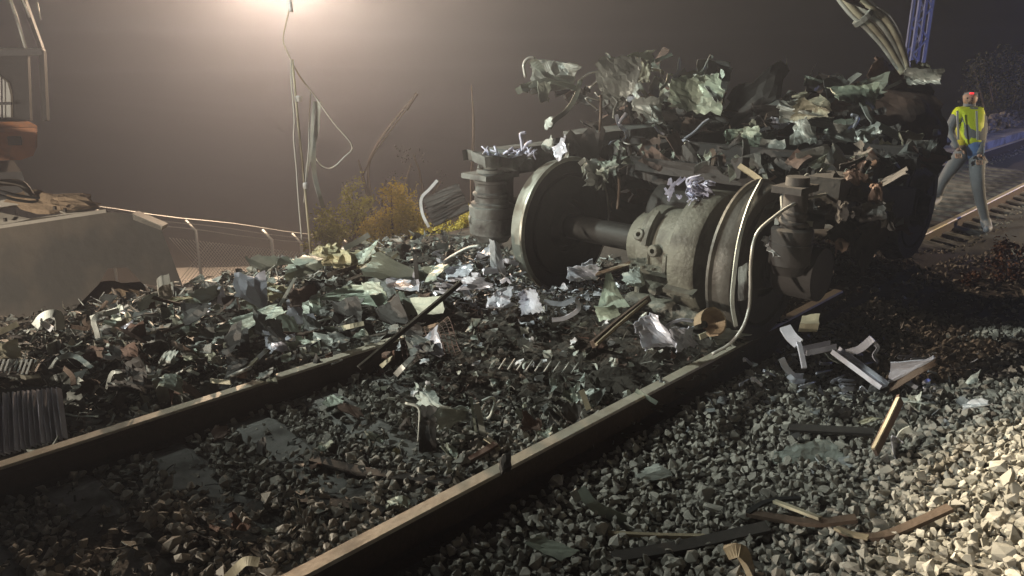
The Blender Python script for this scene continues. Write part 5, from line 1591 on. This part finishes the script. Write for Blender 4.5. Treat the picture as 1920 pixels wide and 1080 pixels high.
# crumpled netting
net = thing('netting', 'reddish wire netting torn open at the lower end of the long beam', 'netting', G(800, 660))
nq = [PX(t) for t in ((745, 620, .16), (840, 600, .2), (865, 655, .1), (760, 685, .06))]
for i in range(12):
    a = i / 11
    for fam in (0, 1):
        pts = []
        for j in range(9):
            b = j / 8
            u_, v_ = (a, b) if fam else (b, a)
            q = (nq[0] * (1 - u_) + nq[1] * u_) * (1 - v_) + (nq[3] * (1 - u_) + nq[2] * u_) * v_
            pts.append(q + UP * .03 * math.sin(u_ * 7 + v_ * 5))
        obj('net_wire', MB().tube(pts, .0028, 4), 'net_red' if fam else 'rust', net)
for k in range(9):
    x = 935 + 17 * k
    T_b('thin_rod', 'galvanised', [(x, 692 + k, .12), (x + 14, 672 + k, .16)], .005, 'short thin rod on the heap lip, %s from the left of its row' % ('first', 'second', 'third', 'fourth', 'fifth', 'sixth', 'seventh', 'eighth', 'ninth')[k], 'rod', n=2, k=5)['group'] = 'row of short thin rods'
for k in range(70):
    x, y = rng.uniform(700, 1240), rng.uniform(590, 745)
    a = rng.uniform(8, 20)
    m_ = rng.choice(('sheet_pale', 'sheet_pale', 'insulation', 'white_plastic'))
    lab = ('small ' if a > 13 else 'tiny ') + TONE[m_] + ' torn scrap ' + where(x, y, LM_MID)
    P_('white_scrap', m_, [(x, y, .10), (x + a, y - 4, .12), (x + a, y + a * .6, .09), (x, y + a * .6, .09)], lab, 'scrap', 4, 4, .03, .3, .004, 4, group='small whitish scraps on the brown heap')
for k in range(110):
    x, y = rng.uniform(180, 780), rng.uniform(520, 700)
    y = max(y, 590 - (x - 180) * .22)
    a = rng.uniform(14, 30) if k % 2 else rng.uniform(30, 62)
    if sp_of(*G(x + a, y + a * .6)[:2])[1] > -1.8:
        y -= a * .6 + 25
    m_ = rng.choice(('sheet_dark', 'sheet_green', 'bogie_paint', 'sheet_dark', 'sheet_pale', 'sheet_brown', 'bogie_paint', 'aluminium'))
    lab = ('small ' if a < 22 else 'broad ' if a > 45 else 'torn ') + TONE[m_] + ' metal scrap ' + where(x, y, LM_LEFT)
    P_('torn_scrap', m_, [(x, y, .22), (x + a, y - 5, .25), (x + a, y + a * .6, .19), (x, y + a * .6, .19)], lab, 'scrap', 5, 5, .0012 * a, .12, .004, 4, group='dull scraps on the left heap')

for k in range(46):
    x, y = rng.uniform(150, 780), rng.uniform(500, 720)
    y = max(y, 600 - (x - 150) * .2)
    L = rng.uniform(20, 70)
    a = rng.uniform(-1.1, .6)
    pts = [(x, y, .14), (x + L * .5 * math.cos(a), y + L * .5 * math.sin(a) * .7, .2 + rng.uniform(-.03, .05)), (x + L * math.cos(a), y + L * math.sin(a) * .7, .16 + rng.uniform(-.05, .1))]
    if k % 3:
        m_ = rng.choice(('sheet_pale', 'sheet_dark', 'galvanised', 'rust', 'sheet_cream'))
        lab = ('long ' if L > 45 else 'short ') + TONE[m_] + ' bent strip ' + where(x, y, LM_LEFT)
        R_('bent_strip', m_, pts, rng.uniform(.010, .035), .006, lab, twist=rng.uniform(-1.5, 1.5), up=Z2)['group'] = 'loose strips on the left heap'
    else:
        m_ = rng.choice(('rubber', 'galvanised', 'rust'))
        lab = ('long ' if L > 45 else 'short ') + TONE[m_] + ' torn cable ' + where(x, y, LM_LEFT)
        T_b('torn_cable', m_, pts, rng.uniform(.005, .012), lab, 'cable')['group'] = 'torn cables on the left heap'
for k in range(40):
    x = rng.uniform(330, 1180)
    yl = 1130 - .40 * x if x < 700 else 760
    y = rng.uniform(max(745, yl - 230 + 60), min(1000, 1330 - .5 * x))
    a, b = rng.uniform(12, 46), rng.uniform(7, 20)
    m_ = rng.choice(('sheet_dark', 'sheet_dark', 'bogie_paint', 'sheet_brown', 'sheet_green'))
    lab = ('small ' if a < 22 else 'broad ' if a > 36 else 'torn ') + TONE[m_] + ' flat scrap ' + where(x, y, LM_NEAR)
    P_('torn_scrap', m_, [(x, y, .045), (x + a, y - 5, .06), (x + a, y + b, .045), (x - 4, y + b, .04)], lab, 'scrap', 6, 5, .04, .25, folds=6, group='dull scraps between the near rails')
# --- between the near rails
dr = thing('draped_lining', 'pale torn lining draped over a dark upright block between the rails', 'lining', G(810, 860))
obj('lining', MB().panel([PX(t) for t in ((735, 735, .24), (800, 738, .26), (885, 772, .20), (760, 790, .12))], 16, 11, .12, 401, .006, .22, 12), 'insulation', dr)
obj('lining', MB().panel([PX(t) for t in ((820, 752, .22), (880, 770, .2), (884, 790, .14), (830, 795, .12))], 10, 8, .08, 402, .006, .2, 9), 'insulation', dr)
obj('block', MB().panel([PX(t) for t in ((786, 758, .20), (820, 758, .20), (818, 850, .03), (784, 852, .03))], 5, 8, .02, 403, .05, .06), 'sheet_dark', dr)
obj('cord', MB().tube(curve([PX(t) for t in ((760, 756, .22), (785, 765, .22), (786, 800, .14), (784, 828, .08))], 5), .006, 6), 'sheet_pale', dr, True)
R_('upright_slat', 'sheet_pale', [(893, 756, .20), (900, 785, .12), (906, 815, .04)], .028, .008, 'pale upright slat right of the draped lining', 'slat', up=Z2)
R_('upright_slat', 'sheet_green', [(883, 745, .22), (888, 780, .12), (892, 808, .05)], .012, .008, 'thin upright slat touching the draped lining', 'slat', up=Z2)
T_b('wire_loop', 'sheet_pale', [(904, 752, .18), (922, 745, .20), (928, 755, .17), (920, 778, .10), (914, 784, .08)], .007, 'small pale wire loop right of the upright slats', 'wire')
R_('wood_stick', 'wood', [(1090, 732, .20), (1097, 750, .16), (1104, 768, .13)], .028, .012, 'short yellow wood slat standing by the near rail', 'slat', up=Z2)
P_('torn_lining', 'insulation', [(1070, 738, .16), (1130, 705, .22), (1155, 720, .18), (1088, 760, .12)], 'pale fluffy torn lining heaped against the near rail', 'lining', 12, 9, .08, .22, folds=11)
P_('flat_plate', 'sheet_green', [(978, 795, .06), (1015, 778, .08), (1026, 786, .07), (986, 802, .05)], 'small green flat plate beside the near rail')
R_('bent_strip', 'sheet_cream', [(912, 822, .08), (926, 832, .08), (936, 845, .06)], .03, .006, 'short cream strip between the slats and the near rail')
R_('flat_bar', 'sheet_brown', [(880, 862, .05), (905, 848, .07), (930, 832, .08)], .035, .014, 'brown bar leaning against the near rail', 'bar')
P_('yellow_scrap', 'foam_yellow', [(724, 834, .07), (745, 826, .08), (752, 842, .06), (730, 848, .05)], 'small yellow crumpled scrap on the ballast between the rails', 'scrap', 6, 6, .04, .3)
P_('dark_block', 'sheet_dark', [(935, 862, .20), (955, 850, .21), (958, 880, .17), (938, 892, .17)], 'small dark block lying across the near rail head', 'block', 4, 4, .01, .1, .04)
R_('flat_bar', 'sheet_dark', [(585, 862, .04), (700, 888, .04), (845, 906, .04)], .05, .02, 'long dark bar lying across the ballast towards the near rail', 'bar')
P_('flat_plate', 'sheet_dark', [(800, 885, .05), (850, 880, .05), (852, 900, .04), (806, 902, .04)], 'dark plate at the end of the long bar between the rails')
R_('bent_strip', 'sheet_cream', [(425, 1085, .14), (448, 1062, .18), (462, 1052, .20), (486, 1054, .20)], .03, .006, 'cream bent strip at the bottom edge left of the near rail', up=Z2, twist=.5)
R_('flat_bar', 'sheet_dark', [(560, 935, .03), (660, 948, .03), (720, 960, .03)], .05, .01, 'dull strip in the shaded ballast between the rails', 'bar')

# --- right of the near rail
R_('aluminium_profile', 'aluminium', [(1472, 614, 3.9), (1484, 632, 3.85), (1498, 645, 3.82)], .055, .02, 'broad bluish profile end standing up left of the pale block', 'profile', up=Z2)
R_('aluminium_profile', 'aluminium', [(1497, 642, 3.82), (1502, 660, 3.78), (1508, 690, 3.74)], .022, .014, 'thin bent stem under the broad profile end', 'profile', up=Z2)
obj('aluminium_profile', MB().channel([PX((1506, 664, .16)), PX((1535, 658, .17)), PX((1562, 652, .18))], .06, .035), 'aluminium', label='short bright ribbed aluminium channel in the dark right of the near rail', cat='profile')
obj('aluminium_profile', MB().channel([PX((1564, 660, .18)), PX((1610, 694, .12)), PX((1656, 728, .06))], .075, .03), 'aluminium', label='long bright aluminium channel slanting down to the right', cat='profile')
R_('bent_strip', 'aluminium', [(1586, 662, .18), (1612, 654, .2), (1636, 634, .26)], .04, .008, 'upturned aluminium strip behind the slanting channel', up=Z2, twist=.5)
R_('bent_strip', 'aluminium', [(1636, 640, .24), (1646, 652, .2), (1638, 666, .16), (1646, 680, .12)], .022, .006, 'curly aluminium strip right of the upturned strip', up=Z2, twist=.8)
R_('bent_strip', 'aluminium', [(1465, 672, .14), (1474, 690, .10), (1488, 704, .07), (1505, 706, .06)], .035, .008, 'curved aluminium strip lying left of the thin stem', up=Z2)
R_('bent_strip', 'aluminium', [(1478, 704, .06), (1490, 714, .05), (1508, 716, .05)], .03, .008, 'second curved strip just below the curved aluminium strip', up=Z2)
P_('pale_block', 'sheet_cream', [(1500, 606, 3.95), (1534, 600, 3.95), (1534, 622, 3.9), (1496, 622, 3.9)], 'small pale cream block alone in the dark right of the wheel', 'block', 4, 4, .01, .12, .06, 2)
P_('flat_plate', 'sheet_green', [(1538, 672, .12), (1555, 668, .13), (1585, 686, .1), (1565, 690, .09)], 'small green plate left of the slanting channel')
vp = thing('folded_plate', 'bright V-shaped folded plate with brown underside right of the slanting channel', 'metal plate', G(1710, 730))
obj('upper_leaf', MB().panel([PX(t) for t in ((1668, 678, .2), (1740, 672, .22), (1752, 668, .24), (1664, 716, .06))], 7, 6, .01, 431, .008, .05), 'aluminium', vp)
obj('lower_leaf', MB().panel([PX(t) for t in ((1664, 716, .06), (1756, 670, .235), (1758, 684, .19), (1662, 744, .02))], 8, 5, .012, 432, .008, .08), 'rust', vp)
obj('bright_edge', MB().ribbon([PX((1664, 717, .06)), PX((1710, 694, .15)), PX((1752, 669, .24))], .014, .014, up=Z2), 'foil', vp)
P_('curved_plate', 'sheet_pale', [(1680, 742, .16), (1738, 752, .14), (1762, 772, .08), (1690, 752, .12)], 'grey curved plate arching over the gravel edge', 'plate', 9, 5, .02, .08, bow=.03)
R_('flat_bar', 'sheet_brown', [(1688, 748, 3.4), (1665, 795, 3.25), (1640, 846, 3.1)], .045, .012, 'brown flat bar with pale edge planted at the gravel edge', 'bar', up=Z2)
R_('flat_bar', 'sheet_cream', [(1684, 746, 3.37), (1662, 793, 3.22), (1637, 842, 3.07)], .008, .014, 'thin pale edge strip along the planted brown bar', 'bar', up=Z2)
P_('flat_plate', 'sheet_cream', [(1604, 792, .06), (1640, 782, .08), (1658, 788, .07), (1620, 800, .04)], 'small cream plate left of the planted brown bar')
P_('bent_sheet', 'aluminium', [(1662, 812, .16), (1684, 808, .16), (1690, 845, .02), (1658, 848, .02)], 'bright bent sheet standing at the gravel edge', 'metal sheet', 7, 8, .05, .14)
R_('bent_strip', 'sheet_pale', [(1682, 830, .08), (1692, 812, .14), (1708, 804, .16)], .03, .006, 'short pale strip beside the bright bent sheet', up=Z2)
P_('blue_plate', 'white_plastic', [(1802, 758, .10), (1845, 748, .12), (1872, 762, .1), (1810, 782, .05)], 'bluish grey plate lying on the gravel near the right edge', 'plate', 8, 6, .04, .14)
P_('torn_scrap', 'sheet_pale', [(1700, 758, .10), (1730, 755, .1), (1728, 785, .05), (1702, 780, .06)], 'pale scrap under the grey curved plate', 'scrap', 8, 8, .06, .25)
P_('torn_scrap', 'sheet_pale', [(1790, 718, .06), (1840, 712, .06), (1838, 730, .05), (1796, 732, .05)], 'pale scrap in the dark beyond the bluish plate', 'scrap', 8, 6, .05, .25)
P_('crumpled_sheet', 'insulation', [(1440, 846, .06), (1560, 838, .06), (1600, 855, .05), (1450, 868, .03)], 'long pale teal torn sheet on the shaded ballast', 'sheet', 14, 6, .04, .2, folds=8)
R_('flat_bar', 'sheet_dark', [(1480, 802, .05), (1560, 806, .05), (1640, 810, .05)], .07, .012, 'dark flat bar above the pale teal torn sheet', 'bar')
R_('curved_strip', 'rust', [(1572, 992, .06), (1610, 1006, .05), (1660, 1004, .05), (1720, 980, .06), (1782, 952, .09)], .035, .016, 'long curved brown strip on the bright gravel', 'strip')
R_('curved_strip', 'wood', [(1568, 990, .075), (1595, 1001, .07), (1628, 1008, .065)], .026, .01, 'tan worn end of the long curved strip', 'strip')
R_('curved_strip', 'rust', [(1402, 962, .06), (1460, 972, .06), (1530, 980, .06), (1606, 972, .07)], .04, .016, 'dark brown curved strip on the shaded ballast', 'strip')
R_('curved_strip', 'rubber', [(1402, 962, .07), (1440, 940, .07), (1500, 934, .06)], .02, .012, 'thin dark strip bending off the brown strip', 'strip')
R_('stick', 'sheet_cream', [(1452, 940, .08), (1495, 956, .08), (1538, 972, .08)], .020, .012, 'straight pale yellow stick across the brown strip', 'stick')
R_('stick', 'wood', [(1140, 1000, .05), (1230, 1004, .05), (1322, 1006, .05)], .018, .014, 'thin straight batten on the shaded ballast', 'stick')
R_('plank', 'sheet_dark', [(1150, 1046, .05), (1290, 1022, .05), (1440, 988, .06)], .06, .014, 'long dark plank below the thin batten', 'plank')
P_('flat_plate', 'sheet_green', [(978, 1020, .06), (1008, 1002, .08), (1088, 1040, .04), (1050, 1058, .03)], 'grey green flat plate near the bottom edge right of the near rail', 'plate', amp=.01, jag=.08)
R_('blade', 'sheet_green', [(1088, 916, .12), (1110, 945, .08), (1140, 962, .05), (1172, 976, .03)], .045, .006, 'curved green blade sticking out of the ballast by the near rail', 'strip', up=Z2)
R_('blade', 'sheet_pale', [(1074, 920, .12), (1080, 930, .1), (1084, 940, .08)], .03, .006, 'small pale tab beside the curved green blade', 'tab', up=Z2)
R_('branch', 'wood', [(1362, 1036, .14), (1385, 1032, .15), (1398, 1048, .11), (1412, 1088, .04)], .045, .02, 'broken pale branch at the bottom edge', 'branch', up=Z2, twist=1.2)
P_('flat_plate', 'sheet_pale', [(1176, 880, .05), (1230, 872, .06), (1262, 900, .05), (1200, 905, .04)], 'grey flat stone like plate on the shaded ballast', 'plate', amp=.02)
R_('thin_strip', 'sheet_green', [(1192, 732, .16), (1212, 744, .14), (1232, 756, .12)], .022, .006, 'small green strip sticking over the near rail', 'strip', up=Z2)
for k, (x, y, m, lab) in enumerate(((1634, 478, 'white_plastic', 'tiny bright scrap below the grey strut'), (1745, 525, 'sheet_cream', 'tiny bright scrap right of centre in the dark'), (1696, 560, 'sheet_cream', 'tiny cream scrap low in the dark right side'), (1642, 541, 'sheet_pale', 'tiny twin scrap left of the cream scrap in the dark'), (1698, 533, 'sheet_cream', 'tiny speck of scrap between the bright scraps in the dark'))):
    P_('bright_scrap', m, [(x - 10, y - 3, .06), (x + 8, y - 6, .07), (x + 10, y + 4, .05), (x - 8, y + 6, .05)], lab, 'scrap', 4, 4, .02, .25)
for k in range(30):
    x, y = rng.uniform(1380, 1760), rng.uniform(655, 740)
    lab = 'thin bluish metal sliver ' + where(x, y, LM_RIGHT)
    R_('metal_sliver', 'aluminium', [(x, y, .06), (x + rng.uniform(-10, 10), y + rng.uniform(-8, 4), .08), (x + rng.uniform(8, 28), y + rng.uniform(-10, 8), .05)], rng.uniform(.010, .024), .004, lab, 'sliver', twist=rng.uniform(-1.5, 1.5), up=Z2)['group'] = 'slivers around the aluminium channels'

# ------------------------------------------------------------------ the misty air
hz = MB().box(T(0, 0, .8), (TV, TU, UP), (306, 306, 8.2))
m = bpy.data.materials.new('haze_air')
m.use_nodes = True
n = m.node_tree.nodes
n.remove(n['Principled BSDF'])
pv = n.new('ShaderNodeVolumePrincipled')
pv.inputs['Color'].default_value = (.79, .84, 1.0, 1)
pv.inputs['Density'].default_value = HAZE_DENSITY
pv.inputs['Anisotropy'].default_value = .71
m.node_tree.links.new(pv.outputs['Volume'], n['Material Output'].inputs['Volume'])
MATS['haze_air'] = m
hzo = obj('haze', hz, 'haze_air', kind='stuff')
